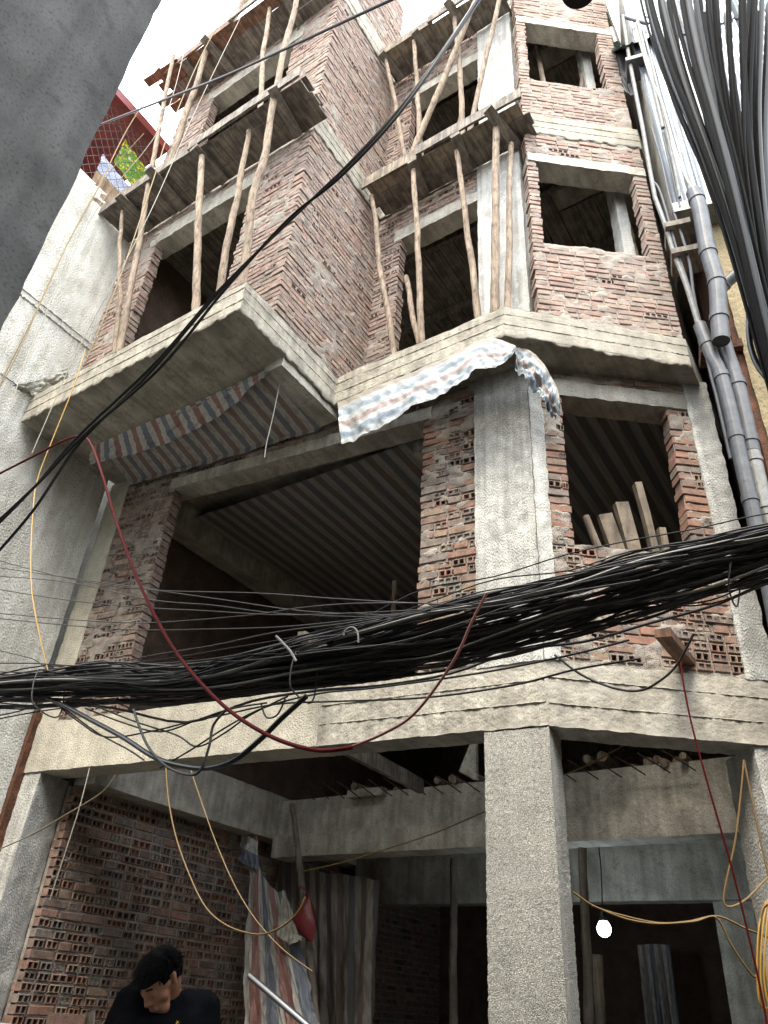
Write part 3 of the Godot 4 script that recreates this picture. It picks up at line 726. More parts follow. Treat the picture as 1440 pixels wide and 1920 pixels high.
	var bs := [[Vector3(-1.302, 4.302, -4.508), Vector3(-1.362, 4.630, -4.423), 0.0, "round stick with sawn end leaning in the corner window"],
		[Vector3(-1.207, 4.316, -4.584), Vector3(-1.248, 4.642, -4.487), 0.10, "short squared timber with broken end in the corner window"],
		[Vector3(-1.118, 4.329, -4.655), Vector3(-1.147, 4.759, -4.568), 0.095, "squared timber with clean sawn end in the corner window"],
		[Vector3(-1.000, 4.326, -4.748), Vector3(-1.038, 4.968, -4.680), 0.05, "long narrow timber rising above the others in the corner window"],
		[Vector3(-0.946, 4.334, -4.792), Vector3(-0.942, 4.596, -4.769), 0.05, "stubby narrow timber end in the corner window"]]
	for b in bs:
		if b[2] == 0.0: prop(b[3], b[0], b[1], 0.035, 0.033, gs, 0.005, M.wood_pale, "timber_offcut")
		else:
			var t := thing("timber_offcut", b[3], "timber", Vector3.ZERO, gs)
			board(t, "timber", b[0], b[1], b[2], 0.055, DC, M.wood_pale)
	var pk := thing("plank", "brown plank poking out of a hole in the brick under the corner window", "plank")
	board(pk, "board", Vector3(-0.897, 3.507, -4.102), Vector3(-0.901, 3.546, -4.763), 0.09, 0.05, DC, M.wood_red)
	var st := thing("plank", "square timber end poking out of the wide opening behind the cables", "plank")
	board(st, "board", Vector3(-3.088, 3.694, -3.559), Vector3(-3.227, 3.781, -4.197), 0.06, 0.06, DL, M.wood)
	# timbers and pipes stored on the first floor slab edge
	var gp := "poles stored on the edge of the first floor slab"
	var ends := [Vector3(-4.392, 3.442, -6.020), Vector3(-4.176, 3.423, -6.020), Vector3(-4.044, 3.422, -6.020), Vector3(-3.598, 3.477, -6.020), Vector3(-3.460, 3.492, -6.020), Vector3(-3.350, 3.421, -6.020), Vector3(-3.206, 3.477, -6.020), Vector3(-2.095, 3.476, -6.020), Vector3(-1.994, 3.508, -6.020), Vector3(-1.755, 3.398, -6.020), Vector3(-1.645, 3.441, -6.020), Vector3(-1.572, 3.462, -6.020), Vector3(-1.499, 3.401, -6.020), Vector3(-1.415, 3.424, -6.020), Vector3(-1.336, 3.424, -6.020)]
	var radii := [0.05, 0.05, 0.045, 0.05, 0.055, 0.04, 0.05, 0.05, 0.06, 0.05, 0.06, 0.045, 0.05, 0.05, 0.04]
	for k in ends.size():
		var a: Vector3 = ends[k] + Vector3(0, 0, rng.randf_range(-0.35, -0.05))
		prop("dusty pole end on the slab edge above the inner beam", a, a + Vector3(rng.randf_range(-0.2, 0.2), 0.03, -1.6), radii[k] * 0.9, radii[k] * 0.8, gp, 0.02, M.pole, "stored_pole")
	var dt := thing("plank", "diagonal timber under the first floor opening", "plank")
	board(dt, "board", Vector3(-3.386, 3.273, -4.500), Vector3(-3.582, 3.344, -6.000), 0.12, 0.05, Y, M.wood)
	var wt := thing("board_offcut", "pale triangular board hanging beside the corner column", "board")
	var wm := MB.new()
	var wp := [Vector3(-2.835, 3.548, -5.600), Vector3(-2.874, 3.561, -5.600), Vector3(-2.992, 3.321, -5.600), Vector3(-2.847, 3.240, -5.600), Vector3(-2.833, 3.239, -5.600)]
	for k in range(1, 4):
		wm.tri(wp[0], wp[k + 1], wp[k])
		wm.tri(wp[0] + Vector3(0.01, 0, -0.02), wp[k] + Vector3(0.01, 0, -0.02), wp[k + 1] + Vector3(0.01, 0, -0.02))
	part(wt, "board", wm.mesh(), M.cloth)
	# plank sheet on the inner beam
	var pale := thing("block_row", "pale cement blocks in a row on the inner beam", "blocks")
	for k in 3: board(pale, "block", Vector3(-4.483, 3.383, -6.160) + Vector3(k * 0.13, 0.0, 0), Vector3(-4.352, 3.378, -6.160) + Vector3(k * 0.13 + 0.01, 0, 0), 0.07, 0.08, Y, M.cloth)

# ------------------------------------------------------------------ sheets of cloth
func sheet(top: Array, bot: Array, nx: int, ny: int, ripple: float, freq: float, reps: float, across := false, sag := 0.0) -> MB:
	var mb := MB.new()
	var a := resample(top, nx); var b := resample(bot, nx)
	var p := PackedVector3Array(); var uv := PackedVector2Array()
	for j in ny:
		var f := float(j) / (ny - 1)
		for i in nx:
			var u := float(i) / (nx - 1)
			var q := a[i].lerp(b[i], f)
			var dn := (a[mini(i + 1, nx - 1)] - a[maxi(i - 1, 0)]).cross(b[i] - a[i]).normalized()
			var s := sin(f * PI * 0.5)
			q += dn * ripple * (0.25 + s) * (sin(u * freq + 1.5 * f + 3.0 * nzl.get_noise_2d(u * 2.0, f)) + 1.2 * nzm.get_noise_2d(u * freq * 0.25, f * 1.7))
			q.y -= sag * sin(u * PI) * s
			p.append(q)
			uv.append(Vector2(f * reps, u * 2.0) if across else Vector2(u * reps, f))
	mb.grid(p, nx, ny, uv)
	return mb

func resample(pts: Array, n: int) -> PackedVector3Array:
	var s := spline(pts, 8)
	var cum := [0.0]
	for i in range(1, s.size()): cum.append(cum[-1] + s[i].distance_to(s[i - 1]))
	var r := PackedVector3Array()
	var k := 0
	for i in n:
		var d: float = cum[-1] * i / (n - 1)
		while k < s.size() - 2 and cum[k + 1] < d: k += 1
		r.append(s[k].lerp(s[k + 1], clampf((d - cum[k]) / maxf(cum[k + 1] - cum[k], 1e-6), 0.0, 1.0)))
	return r

func build_cloth() -> void:
	# striped sheet under the bay
	var t := thing("striped_tarp", "red white and blue striped tarp sagging under the bay", "tarp")
	var top := [Vector3(-5.543, 5.900, -3.063), Vector3(-4.974, 5.900, -3.066), Vector3(-4.448, 5.900, -3.085), Vector3(-3.886, 5.900, -3.090), Vector3(-3.382, 5.900, -3.079)]
	var hem := [Vector3(-5.670, 5.800, -3.163), Vector3(-5.422, 5.800, -3.204), Vector3(-5.146, 5.800, -3.252), Vector3(-4.718, 5.800, -3.291), Vector3(-4.142, 5.800, -3.258), Vector3(-3.975, 5.800, -3.225), Vector3(-3.724, 5.800, -3.167), Vector3(-3.508, 5.800, -3.072), Vector3(-3.338, 5.800, -3.049)]
	part(t, "front_drape", sheet(top, hem, 90, 14, 0.012, 40.0, 9.0).mesh(), M.tarp)
	part(t, "lining", sheet([Vector3(-5.45, 5.893, -3.13), Vector3(-4.4, 5.885, -3.11), Vector3(-3.36, 5.893, -3.08)], [Vector3(-5.62, 5.86, -3.585), Vector3(-4.6, 5.855, -3.70), Vector3(-3.42, 5.86, -3.83)], 60, 8, 0.004, 30.0, 9.0).mesh(), M.tarp_shaded)
	part(t, "wall_flap", sheet([Vector3(-5.62, 5.875, -3.585), Vector3(-4.6, 5.875, -3.70), Vector3(-3.42, 5.875, -3.83)], [Vector3(-5.60, 5.80, -3.575), Vector3(-4.6, 5.79, -3.69), Vector3(-3.42, 5.82, -3.825)], 60, 5, 0.006, 40.0, 9.0).mesh(), M.tarp_shaded)
	# pale tarp hanging from the slab edge
	var pt := thing("plastic_tarp", "dirty pale tarp with faded stripes hanging along the slab edge", "tarp")
	part(pt, "drape", sheet([Vector3(-3.113, 5.865, -3.655), Vector3(-2.859, 5.865, -3.655), Vector3(-2.584, 5.868, -3.655), Vector3(-2.300, 5.867, -3.655), Vector3(-2.067, 5.880, -3.655), Vector3(-1.878, 5.899, -3.655), Vector3(-1.725, 5.900, -3.655), Vector3(-1.613, 5.824, -3.655), Vector3(-1.502, 5.705, -3.655)], [Vector3(-2.997, 5.354, -3.620), Vector3(-2.787, 5.341, -3.620), Vector3(-2.593, 5.386, -3.620), Vector3(-2.371, 5.437, -3.620), Vector3(-2.173, 5.468, -3.620), Vector3(-2.029, 5.499, -3.620), Vector3(-1.861, 5.528, -3.620), Vector3(-1.786, 5.589, -3.620), Vector3(-1.625, 5.542, -3.620), Vector3(-1.494, 5.605, -3.620)], 80, 18, 0.014, 22.0, 1.0, true).mesh(), M.tarp_pale)
	var ft := thing("plastic_tarp", "crumpled pale plastic rag hanging from the slab corner", "tarp")
	part(ft, "drape", sheet([Vector3(-1.561, 5.845, -3.787), Vector3(-1.479, 5.829, -3.853), Vector3(-1.403, 5.702, -3.916), Vector3(-1.338, 5.501, -3.968), Vector3(-1.317, 5.268, -3.985)], [Vector3(-1.572, 5.643, -3.804), Vector3(-1.521, 5.520, -3.846), Vector3(-1.466, 5.427, -3.890), Vector3(-1.411, 5.289, -3.934), Vector3(-1.367, 5.223, -3.971)], 40, 16, 0.030, 14.0, 1.0, true).mesh(), M.tarp_pale)
	# lining of the first floor ceiling
	var ct := thing("striped_tarp", "dark striped sheeting lining the first floor ceiling", "tarp")
	part(ct, "sheet", sheet([Vector3(-5.36, 5.78, -4.3), Vector3(-4.0, 5.76, -4.3), Vector3(-2.77, 5.78, -4.3)], [Vector3(-5.36, 5.78, -9.9), Vector3(-4.0, 5.72, -9.9), Vector3(-2.77, 5.78, -9.9)], 60, 30, 0.010, 20.0, 9.0, false, 0.02).mesh(), M.tarp_dirty)
	part(ct, "sheet", sheet([Vector3(-2.48, 5.79, -4.4), Vector3(-1.5, 5.77, -4.6), Vector3(-0.55, 5.79, -4.9)], [Vector3(-2.48, 5.78, -9.9), Vector3(-1.5, 5.74, -9.9), Vector3(-0.55, 5.78, -9.9)], 50, 30, 0.010, 20.0, 7.0, false, 0.02).mesh(), M.tarp_dirty)
	# curtains on the ground floor
	var g1 := thing("striped_curtain", "striped tarp curtain tied up beside the ground floor brick wall", "curtain")
	part(g1, "upper_fold", sheet([Vector3(-5.520, 3.250, -5.900), Vector3(-5.495, 3.269, -5.900), Vector3(-5.429, 3.219, -5.900)], [Vector3(-5.522, 2.790, -5.850), Vector3(-5.395, 2.738, -5.850), Vector3(-5.253, 2.697, -5.850)], 24, 20, 0.03, 8.0, 1.0, true).mesh(), M.tarp)
	part(g1, "drape", sheet([Vector3(-5.427, 2.855, -5.920), Vector3(-5.349, 2.805, -5.920), Vector3(-5.216, 2.638, -5.920), Vector3(-5.032, 2.513, -5.920), Vector3(-4.947, 2.529, -5.920)], [Vector3(-5.071, 1.355, -5.750), Vector3(-4.856, 1.369, -5.750), Vector3(-4.583, 1.386, -5.750), Vector3(-4.401, 1.414, -5.750), Vector3(-4.276, 1.456, -5.750)], 70, 60, 0.030, 26.0, 2.0).mesh(), M.tarp)
	part(g1, "knot_fold", sheet([Vector3(-4.871, 2.511, -5.800), Vector3(-4.757, 2.373, -5.800), Vector3(-4.635, 2.160, -5.800)], [Vector3(-4.815, 2.151, -5.720), Vector3(-4.676, 2.088, -5.720), Vector3(-4.519, 2.113, -5.720)], 24, 16, 0.02, 9.0, 1.0, true).mesh(), M.cloth)
	var g2 := thing("striped_curtain", "dark striped sheet hanging behind the inner beam", "curtain")
	part(g2, "sheet", sheet([Vector3(-5.926, 3.189, -6.500), Vector3(-5.080, 2.795, -6.500), Vector3(-4.685, 2.735, -6.500), Vector3(-4.300, 2.670, -6.500)], [Vector3(-5.529, 1.218, -6.500), Vector3(-4.868, 1.264, -6.500), Vector3(-4.533, 1.306, -6.500), Vector3(-4.265, 1.342, -6.500)], 90, 40, 0.02, 60.0, 6.0).mesh(), M.tarp_dirty)
	var g3 := thing("striped_curtain", "grey pleated sheet hanging at the back under the lit bulb", "curtain")
	part(g3, "sheet", sheet([Vector3(-2.587, 2.362, -8.600), Vector3(-2.428, 2.373, -8.600), Vector3(-2.275, 2.365, -8.600)], [Vector3(-2.591, 1.546, -8.600), Vector3(-2.443, 1.556, -8.600), Vector3(-2.273, 1.566, -8.600)], 60, 12, 0.02, 50.0, 2.0).mesh(), M.tarp_dirty)
	# cloth on the neighbour's wall
	var nc := thing("rag", "grey cloth caught on the pale wall at the bay corner", "rag")
	part(nc, "cloth", sheet([Vector3(-5.800, 6.162, -2.281), Vector3(-5.800, 6.329, -2.434), Vector3(-5.800, 6.525, -2.569), Vector3(-5.800, 6.737, -2.699)], [Vector3(-5.820, 6.180, -2.355), Vector3(-5.820, 6.233, -2.519), Vector3(-5.820, 6.358, -2.615), Vector3(-5.820, 6.620, -2.737)], 30, 12, 0.03, 12.0, 1.0).mesh(), M.cloth)
	# plastic bag and its prop
	prop("dark prop standing by the tied curtain with the red bag", Vector3(-4.391, 1.400, -5.900), Vector3(-4.964, 3.271, -5.900), 0.04, 0.035, "", 0.04, M.wood)
	var bag := thing("plastic_bag", "thin red plastic bag hanging from the prop", "bag")
	var bm := MB.new()
	var prof := [Vector3(-4.588, 2.449, -5.820), Vector3(-4.613, 2.374, -5.820), Vector3(-4.611, 2.283, -5.820), Vector3(-4.576, 2.202, -5.820), Vector3(-4.517, 2.115, -5.820)]
	var rad := [0.02, 0.07, 0.11, 0.10, 0.02]
	var bg := PackedVector3Array()
	for j in 5:
		for i in 13:
			var an := TAU * i / 12.0
			var r: float = rad[j] * (1.0 + 0.35 * nzm.get_noise_2d(cos(an) + j * 0.6, sin(an) + 4.0))
			bg.append(prof[j] + Vector3(cos(an) * r, 0.03 * nzm.get_noise_2d(i % 12, j), -sin(an) * r * 0.5))
	bm.grid(bg, 13, 5)
	part(bag, "bag", bm.mesh(), M.bag)
	tube2(bag, "handle", [prof[0], Vector3(-4.622, 2.494, -5.840), Vector3(-4.726, 2.548, -5.840)], 0.008, M.bag)
	cable("steel_tube", "grey steel tube leaning before the striped curtain", "tube", [Vector3(-4.064, 1.795, -4.600), Vector3(-3.796, 1.668, -4.600), Vector3(-3.511, 1.532, -4.600)], 0.022, M.steel, "", 4, 10)

func tube2(parent: Node, called: String, pts: Array, r: float, m: Material, sides := 6, per := 6) -> MeshInstance3D:
	var mb := MB.new()
	tube(mb, spline(pts, per), r, r, sides)
	return part(parent, called, mb.mesh(), m)

# ------------------------------------------------------------------ neighbours
func build_left_neighbour() -> void:
	var n := thing("neighbour_wall", "pale stained concrete wall of the house adjoining the bay", "wall")
	block(n, "lower_wall", Transform3D.IDENTITY, Vector3(-7.6, 0, -3.53), Vector3(-5.87, 6.25, -0.9), M.white, 0.07, 0.006)
	var m := MB.new()
	rough(m, Vector3(-7.6, 6.25, -2.865), Vector3(-5.86, 9.25, -0.9), 0.07, 0.006)
	part(n, "upper_wall", m.mesh(), M.white)
	var s := MB.new()
	var fr := frame(Vector3(-5.857, 0, -0.92), Vector3(0, 0, -1))
	var l := MB.new()
	fin(l, 0.0, 1.93, 7.16, 0.0, 0.02, 0.014, 3.0)
	fin(l, 0.0, 1.93, 7.24, 0.0, 0.014, 0.008, 5.0)
	s.add(l, fr, Color(1, 1, 1))
	part(n, "joint", s.mesh(), M.grey)
	block(n, "rusty_strip", Transform3D.IDENTITY, Vector3(-5.93, 0, -3.62), Vector3(-5.83, 3.55, -3.535), M.rust, 0.05, 0.015)
	block(n, "gap_fill", Transform3D.IDENTITY, Vector3(-7.6, 0, -4.6), Vector3(-5.86, 9.2, -3.80), M.white, 0.2, 0.01)
	# caged balcony on top of that wall
	var c := thing("caged_balcony", "wire netted balcony under a red roof edge on the pale wall", "balcony")
	var net := MB.new()
	for k in 26:
		var z := -0.9 - k * 0.115
		for sg in [-1.0, 1.0]:
			var a := Vector3(-5.93, 9.25, z); var b := Vector3(-5.93, 10.75, z - sg * 1.0)
			if b.z < -2.85: b = a.lerp(b, (-2.85 - a.z) / (b.z - a.z))
			if a.distance_to(b) > 0.02: tube(net, PackedVector3Array([a, a.lerp(b, 0.5), b]), 0.0035, 0.0035, 4)
	part(c, "wire_net", net.mesh(), M.grey_cable)
	block(c, "roof_edge", Transform3D.IDENTITY, Vector3(-7.2, 10.72, -2.85), Vector3(-5.80, 10.86, -0.9), M.red_paint, 0.2, 0.004)
	block(c, "back_panel", Transform3D.IDENTITY, Vector3(-7.3, 9.25, -2.85), Vector3(-7.1, 10.72, -0.9), M.darkened_conc, 0.3, 0.004)
	tube2(c, "post", [Vector3(-5.95, 9.25, -2.8), Vector3(-5.95, 10.0, -2.8), Vector3(-5.95, 10.75, -2.8)], 0.02, M.rust)
	tube2(c, "rail", [Vector3(-5.95, 10.5, -2.85), Vector3(-5.95, 10.5, -1.8), Vector3(-5.95, 10.5, -0.9)], 0.015, M.rust)
	var po := thing("printed_sack", "yellow and green flower printed sack behind the wire net", "sack")
	quad_sheet(po, "print", [Vector3(-6.000, 9.990, -2.370), Vector3(-6.000, 9.913, -2.671), Vector3(-6.000, 10.377, -2.870), Vector3(-6.000, 10.503, -2.388)], M.flower)
	var sh := thing("patterned_sheet", "pale blue patterned sheet tucked beside the printed sack", "sheet")
	quad_sheet(sh, "sheet", [Vector3(-5.970, 9.607, -2.224), Vector3(-5.970, 9.595, -2.605), Vector3(-5.970, 9.825, -2.647), Vector3(-5.970, 9.905, -2.211)], M.lattice)
	var bd := thing("plywood_board", "weathered plywood board on top of the pale wall", "board")
	var bp := [Vector3(-5.860, 9.446, -2.188), Vector3(-5.860, 9.040, -2.206), Vector3(-5.860, 8.958, -2.429), Vector3(-5.860, 9.470, -2.574)]
	var bm := MB.new()
	bm.quad(bp[1], bp[2], bp[3], bp[0])
	var o := Vector3(-0.03, 0, 0)
	bm.quad(bp[1] + o, bp[0] + o, bp[3] + o, bp[2] + o)
	for k in 4: bm.quad(bp[k], bp[(k + 1) % 4], bp[(k + 1) % 4] + o, bp[k] + o)
	part(bd, "board", bm.mesh(), M.plywood)

func quad_sheet(parent: Node, called: String, p: Array, m: Material) -> void:
	var mb := MB.new()
	var g := PackedVector3Array(); var uv := PackedVector2Array()
	for j in 9:
		for i in 9:
			var u := i / 8.0; var v := j / 8.0
			var q: Vector3 = (p[0] as Vector3).lerp(p[1], u).lerp((p[3] as Vector3).lerp(p[2], u), v)
			g.append(q + Vector3(0.03 * nzm.get_noise_2d(u * 2.0, v * 2.0 + 5.0), 0, 0))
			uv.append(Vector2(u, 1.0 - v))
	mb.grid(g, 9, 9, uv)
	part(parent, called, mb.mesh(), m)

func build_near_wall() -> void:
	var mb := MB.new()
	var n := thing("near_wall", "rough concrete wall end close overhead with its shade put into the dark grey", "wall")
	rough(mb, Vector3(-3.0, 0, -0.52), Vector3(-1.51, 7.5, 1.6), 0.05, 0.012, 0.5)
	part(n, "wall", mb.mesh(), M.darkened_conc)

func ribbed(w: float, h: float, pitch: float, depth: float) -> MB:
	var mb := MB.new()
	var n := int(w / pitch) * 6 + 1
	var p := PackedVector3Array()
	for j in 2:
		for i in n:
			var x := w * i / (n - 1)
			var ph := fposmod(x / pitch, 1.0)
			var z := depth * clampf(minf(ph, 1.0 - ph) * 8.0 - 0.6, 0.0, 1.0)
			p.append(Vector3(x, h * j, -z))
	mb.grid(p, n, 2)
	return mb

func build_right_neighbour() -> void:
	var n := thing("neighbour_house", "yellow rendered house with metal cladding across the dark gap", "house")
	var dr := Vector3(0.966, 0, -0.259)
	var fr := frame(Vector3(-0.134, 6.043, -4.748) * Vector3(1, 0, 1), dr)
	block(n, "wall", fr, Vector3(0.0, 0, -4.0), Vector3(4.0, 7.55, 0.0), M.yellow_wall, 0.12, 0.01)
	block(n, "wall_end", fr, Vector3(-0.05, 0, -4.0), Vector3(0.0, 7.5, -0.02), M.rust, 0.1, 0.012)
	var fq := frame(Vector3(-0.342, 7.526, -4.487) * Vector3(1, 0, 1), dr)
	block(n, "ledge", fq, Vector3(0.0, 7.46, -0.6), Vector3(4.0, 7.58, 0.02), M.pvc_white, 0.12, 0.003)
	block(n, "upper_storey", fq, Vector3(0.04, 7.58, -4.0), Vector3(4.2, 13.2, -0.10), M.conc, 0.4, 0.003)
	for k in 7:
		var x := 0.02 + k * 0.52
		var y0 := 7.6 + (0.0 if k % 2 == 0 else 0.02)
		part(n, "cladding_sheet", ribbed(0.56, 2.9, 0.08, 0.03).mesh(), M.sheet if k != 4 else M.sheet_green, fq * Transform3D(Basis.IDENTITY, Vector3(x, y0, -0.03 - 0.006 * (k % 2))))
		part(n, "cladding_sheet", ribbed(0.56, 2.9, 0.08, 0.03).mesh(), M.sheet if k != 2 else M.sheet_green, fq * Transform3D(Basis.IDENTITY, Vector3(x, y0 + 2.84, -0.015 - 0.006 * (k % 2))))
	part(n, "awning", ribbed(0.5, 0.9, 0.09, 0.02).mesh(), M.sheet_green, fq * Transform3D(Basis(Vector3.RIGHT, deg_to_rad(-30.0)), Vector3(-0.18, 10.4, 0.05)))
	for q in [[10.05, 0.2], [7.25, 0.2], [6.9, 0.24]]:
		block(n, "bracket", fq, Vector3(-0.10, q[0], -0.2), Vector3(-0.10 + q[1], q[0] + 0.06, 0.05), M.pvc if q[0] > 7.6 else M.wood, 0.08, 0.003)
	block(n, "flange", fr, Vector3(-0.30, 5.94, -0.12), Vector3(0.0, 6.02, 0.06), M.rust, 0.06, 0.004)
	# pipes
	var gp := "grey drain pipes on the yellow house"
	pipe("thick grey drain pipe bending down below the metal cladding", [Vector3(-0.154, 7.536, -4.417), Vector3(-0.143, 7.291, -4.418), Vector3(-0.169, 6.790, -4.417), Vector3(-0.167, 6.481, -4.417), Vector3(-0.174, 6.331, -4.417), Vector3(-0.211, 6.056, -4.415), Vector3(-0.243, 5.792, -4.413)], 0.062, M.pvc, gp)
	pipe("dusty grey drain pipe running down the gap beside the house corner", [Vector3(-0.359, 6.090, -4.486), Vector3(-0.330, 5.751, -4.488), Vector3(-0.304, 5.569, -4.490), Vector3(-0.301, 5.215, -4.490), Vector3(-0.312, 4.845, -4.489), Vector3(-0.319, 4.502, -4.489), Vector3(-0.325, 4.222, -4.488), Vector3(-0.336, 3.817, -4.487), Vector3(-0.381, 2.914, -4.484)], 0.048, M.pvc, gp)
	pipe("grey drain pipe against the yellow wall with a white lower length", [Vector3(-0.237, 6.138, -4.544), Vector3(-0.235, 5.797, -4.544), Vector3(-0.224, 5.500, -4.544), Vector3(-0.229, 5.178, -4.544), Vector3(-0.244, 4.857, -4.543)], 0.055, M.pvc, gp)
	pipe("white drain pipe length below the grey one", [Vector3(-0.243, 4.880, -4.543), Vector3(-0.249, 4.704, -4.543), Vector3(-0.258, 4.433, -4.543), Vector3(-0.258, 4.194, -4.543), Vector3(-0.304, 3.063, -4.540)], 0.053, M.pvc_white, gp)
	pipe("short angled pipe joining at the yellow wall", [Vector3(0.037, 6.536, -4.500), Vector3(-0.030, 6.485, -4.500), Vector3(-0.118, 6.426, -4.498), Vector3(-0.168, 6.362, -4.497)], 0.045, M.pvc, gp)
	var gc := "thin conduits climbing the dark gap"
	var cs := [[Vector3(-0.357, 11.110, -4.486), Vector3(-0.396, 10.182, -4.483), Vector3(-0.415, 9.445, -4.481), Vector3(-0.426, 8.866, -4.480), Vector3(-0.446, 8.255, -4.478), Vector3(-0.459, 7.771, -4.476)], [Vector3(-0.459, 7.771, -4.476), Vector3(-0.427, 7.297, -4.480), Vector3(-0.418, 7.008, -4.481), Vector3(-0.385, 6.592, -4.483), Vector3(-0.366, 6.094, -4.485)], [Vector3(-0.200, 10.589, -4.476), Vector3(-0.203, 9.740, -4.475), Vector3(-0.224, 8.857, -4.474), Vector3(-0.243, 8.163, -4.473), Vector3(-0.266, 7.618, -4.472)],
		[Vector3(-0.261, 10.738, -4.452), Vector3(-0.247, 9.641, -4.453), Vector3(-0.209, 9.098, -4.455), Vector3(-0.204, 8.359, -4.455), Vector3(-0.182, 7.843, -4.456), Vector3(-0.126, 7.455, -4.458)], [Vector3(-0.350, 8.806, -4.486), Vector3(-0.337, 8.262, -4.487), Vector3(-0.346, 7.620, -4.487), Vector3(-0.320, 6.885, -4.489), Vector3(-0.350, 6.385, -4.486), Vector3(-0.366, 5.648, -4.485), Vector3(-0.365, 5.338, -4.485), Vector3(-0.372, 4.820, -4.485)], [Vector3(-0.229, 10.785, -4.464), Vector3(-0.245, 9.147, -4.463), Vector3(-0.255, 8.683, -4.463)], [Vector3(-0.269, 8.649, -4.492), Vector3(-0.277, 7.968, -4.491), Vector3(-0.288, 7.506, -4.491)], [Vector3(-0.360, 6.421, -4.516), Vector3(-0.360, 5.835, -4.516), Vector3(-0.351, 5.356, -4.516), Vector3(-0.345, 4.968, -4.517), Vector3(-0.337, 4.526, -4.517)], [Vector3(-0.455, 8.010, -4.477), Vector3(-0.408, 7.817, -4.481), Vector3(-0.387, 6.991, -4.483), Vector3(-0.358, 6.389, -4.486)]]
	for k in cs.size(): cable("conduit", ["upper white conduit at the edge of the gap", "lower white conduit continuing down the gap", "slim white conduit along the metal cladding", "thin slack pale wire before the metal cladding", "long thin grey wire running down to the pipes", "short white conduit at the top of the cladding", "slim grey conduit on the face of the cladding", "grey conduit behind the drain pipes", "thin grey wire in the middle of the gap"][k], "conduit", cs[k], [0.020, 0.020, 0.014, 0.012, 0.012, 0.018, 0.014, 0.018, 0.011][k], [M.pvc_white, M.pvc_white, M.pvc_white, M.string, M.pvc, M.pvc_white, M.pvc, M.pvc, M.pvc][k], gc, 5, 8)
	var fm := thing("pipe_rack", "horizontal pipe rack at the head of the conduits", "pipe rack")
	tube2(fm, "pipe", [Vector3(-0.373, 11.127, -4.485), Vector3(-0.254, 10.897, -4.493), Vector3(-0.138, 10.680, -4.498)], 0.018, M.pvc)
	tube2(fm, "pipe", [Vector3(-0.369, 11.287, -4.585), Vector3(-0.222, 11.165, -4.595), Vector3(-0.101, 10.962, -4.599)], 0.016, M.pvc)
	# grey sheet closing the top of the gap
	var gs := thing("gap_sheet", "dark grey curved sheet closing the top of the narrow gap", "sheet")
	part(gs, "sheet", sheet([Vector3(-0.699, 11.038, -4.668), Vector3(-0.586, 10.915, -4.683), Vector3(-0.472, 10.873, -4.696), Vector3(-0.366, 10.919, -4.706)], [Vector3(-0.559, 10.094, -4.687), Vector3(-0.516, 9.982, -4.692), Vector3(-0.475, 9.861, -4.696), Vector3(-0.420, 9.868, -4.701)], 16, 10, 0.01, 3.0, 1.0).mesh(), M.dark_sheet)
	var gw := thing("courtyard_wall", "bare brick wall at the back of the narrow gap", "wall")
	block(gw, "wall", Transform3D.IDENTITY, Vector3(-0.5, 0, -8.2), Vector3(0.5, 12.0, -8.0), M.raw_brick, 0.3, 0.01)
	var pp := thing("pipe_stub", "stub of white pipe standing at the roof edge", "pipe")
	tube2(pp, "pipe", [Vector3(-0.526, 11.161, -4.771), Vector3(-0.535, 11.363, -4.770), Vector3(-0.542, 11.529, -4.769)], 0.05, M.pvc_white, 10)

func pipe(label: String, pts: Array, r: float, m: Material, group: String) -> void:
	var t := thing("drain_pipe", label, "pipe", Vector3.ZERO, group)
	var s := spline(pts, 6)
	var mb := MB.new()
	tube(mb, s, r, r, 14)
	part(t, "pipe", mb.mesh(), m)
	for k in range(3, s.size() - 2, 9):
		var c := MB.new()
		tube(c, PackedVector3Array([s[k], s[k].lerp(s[k + 1], 0.5), s[k + 1]]), r * 1.12, r * 1.12, 14)
		part(t, "collar", c.mesh(), m)

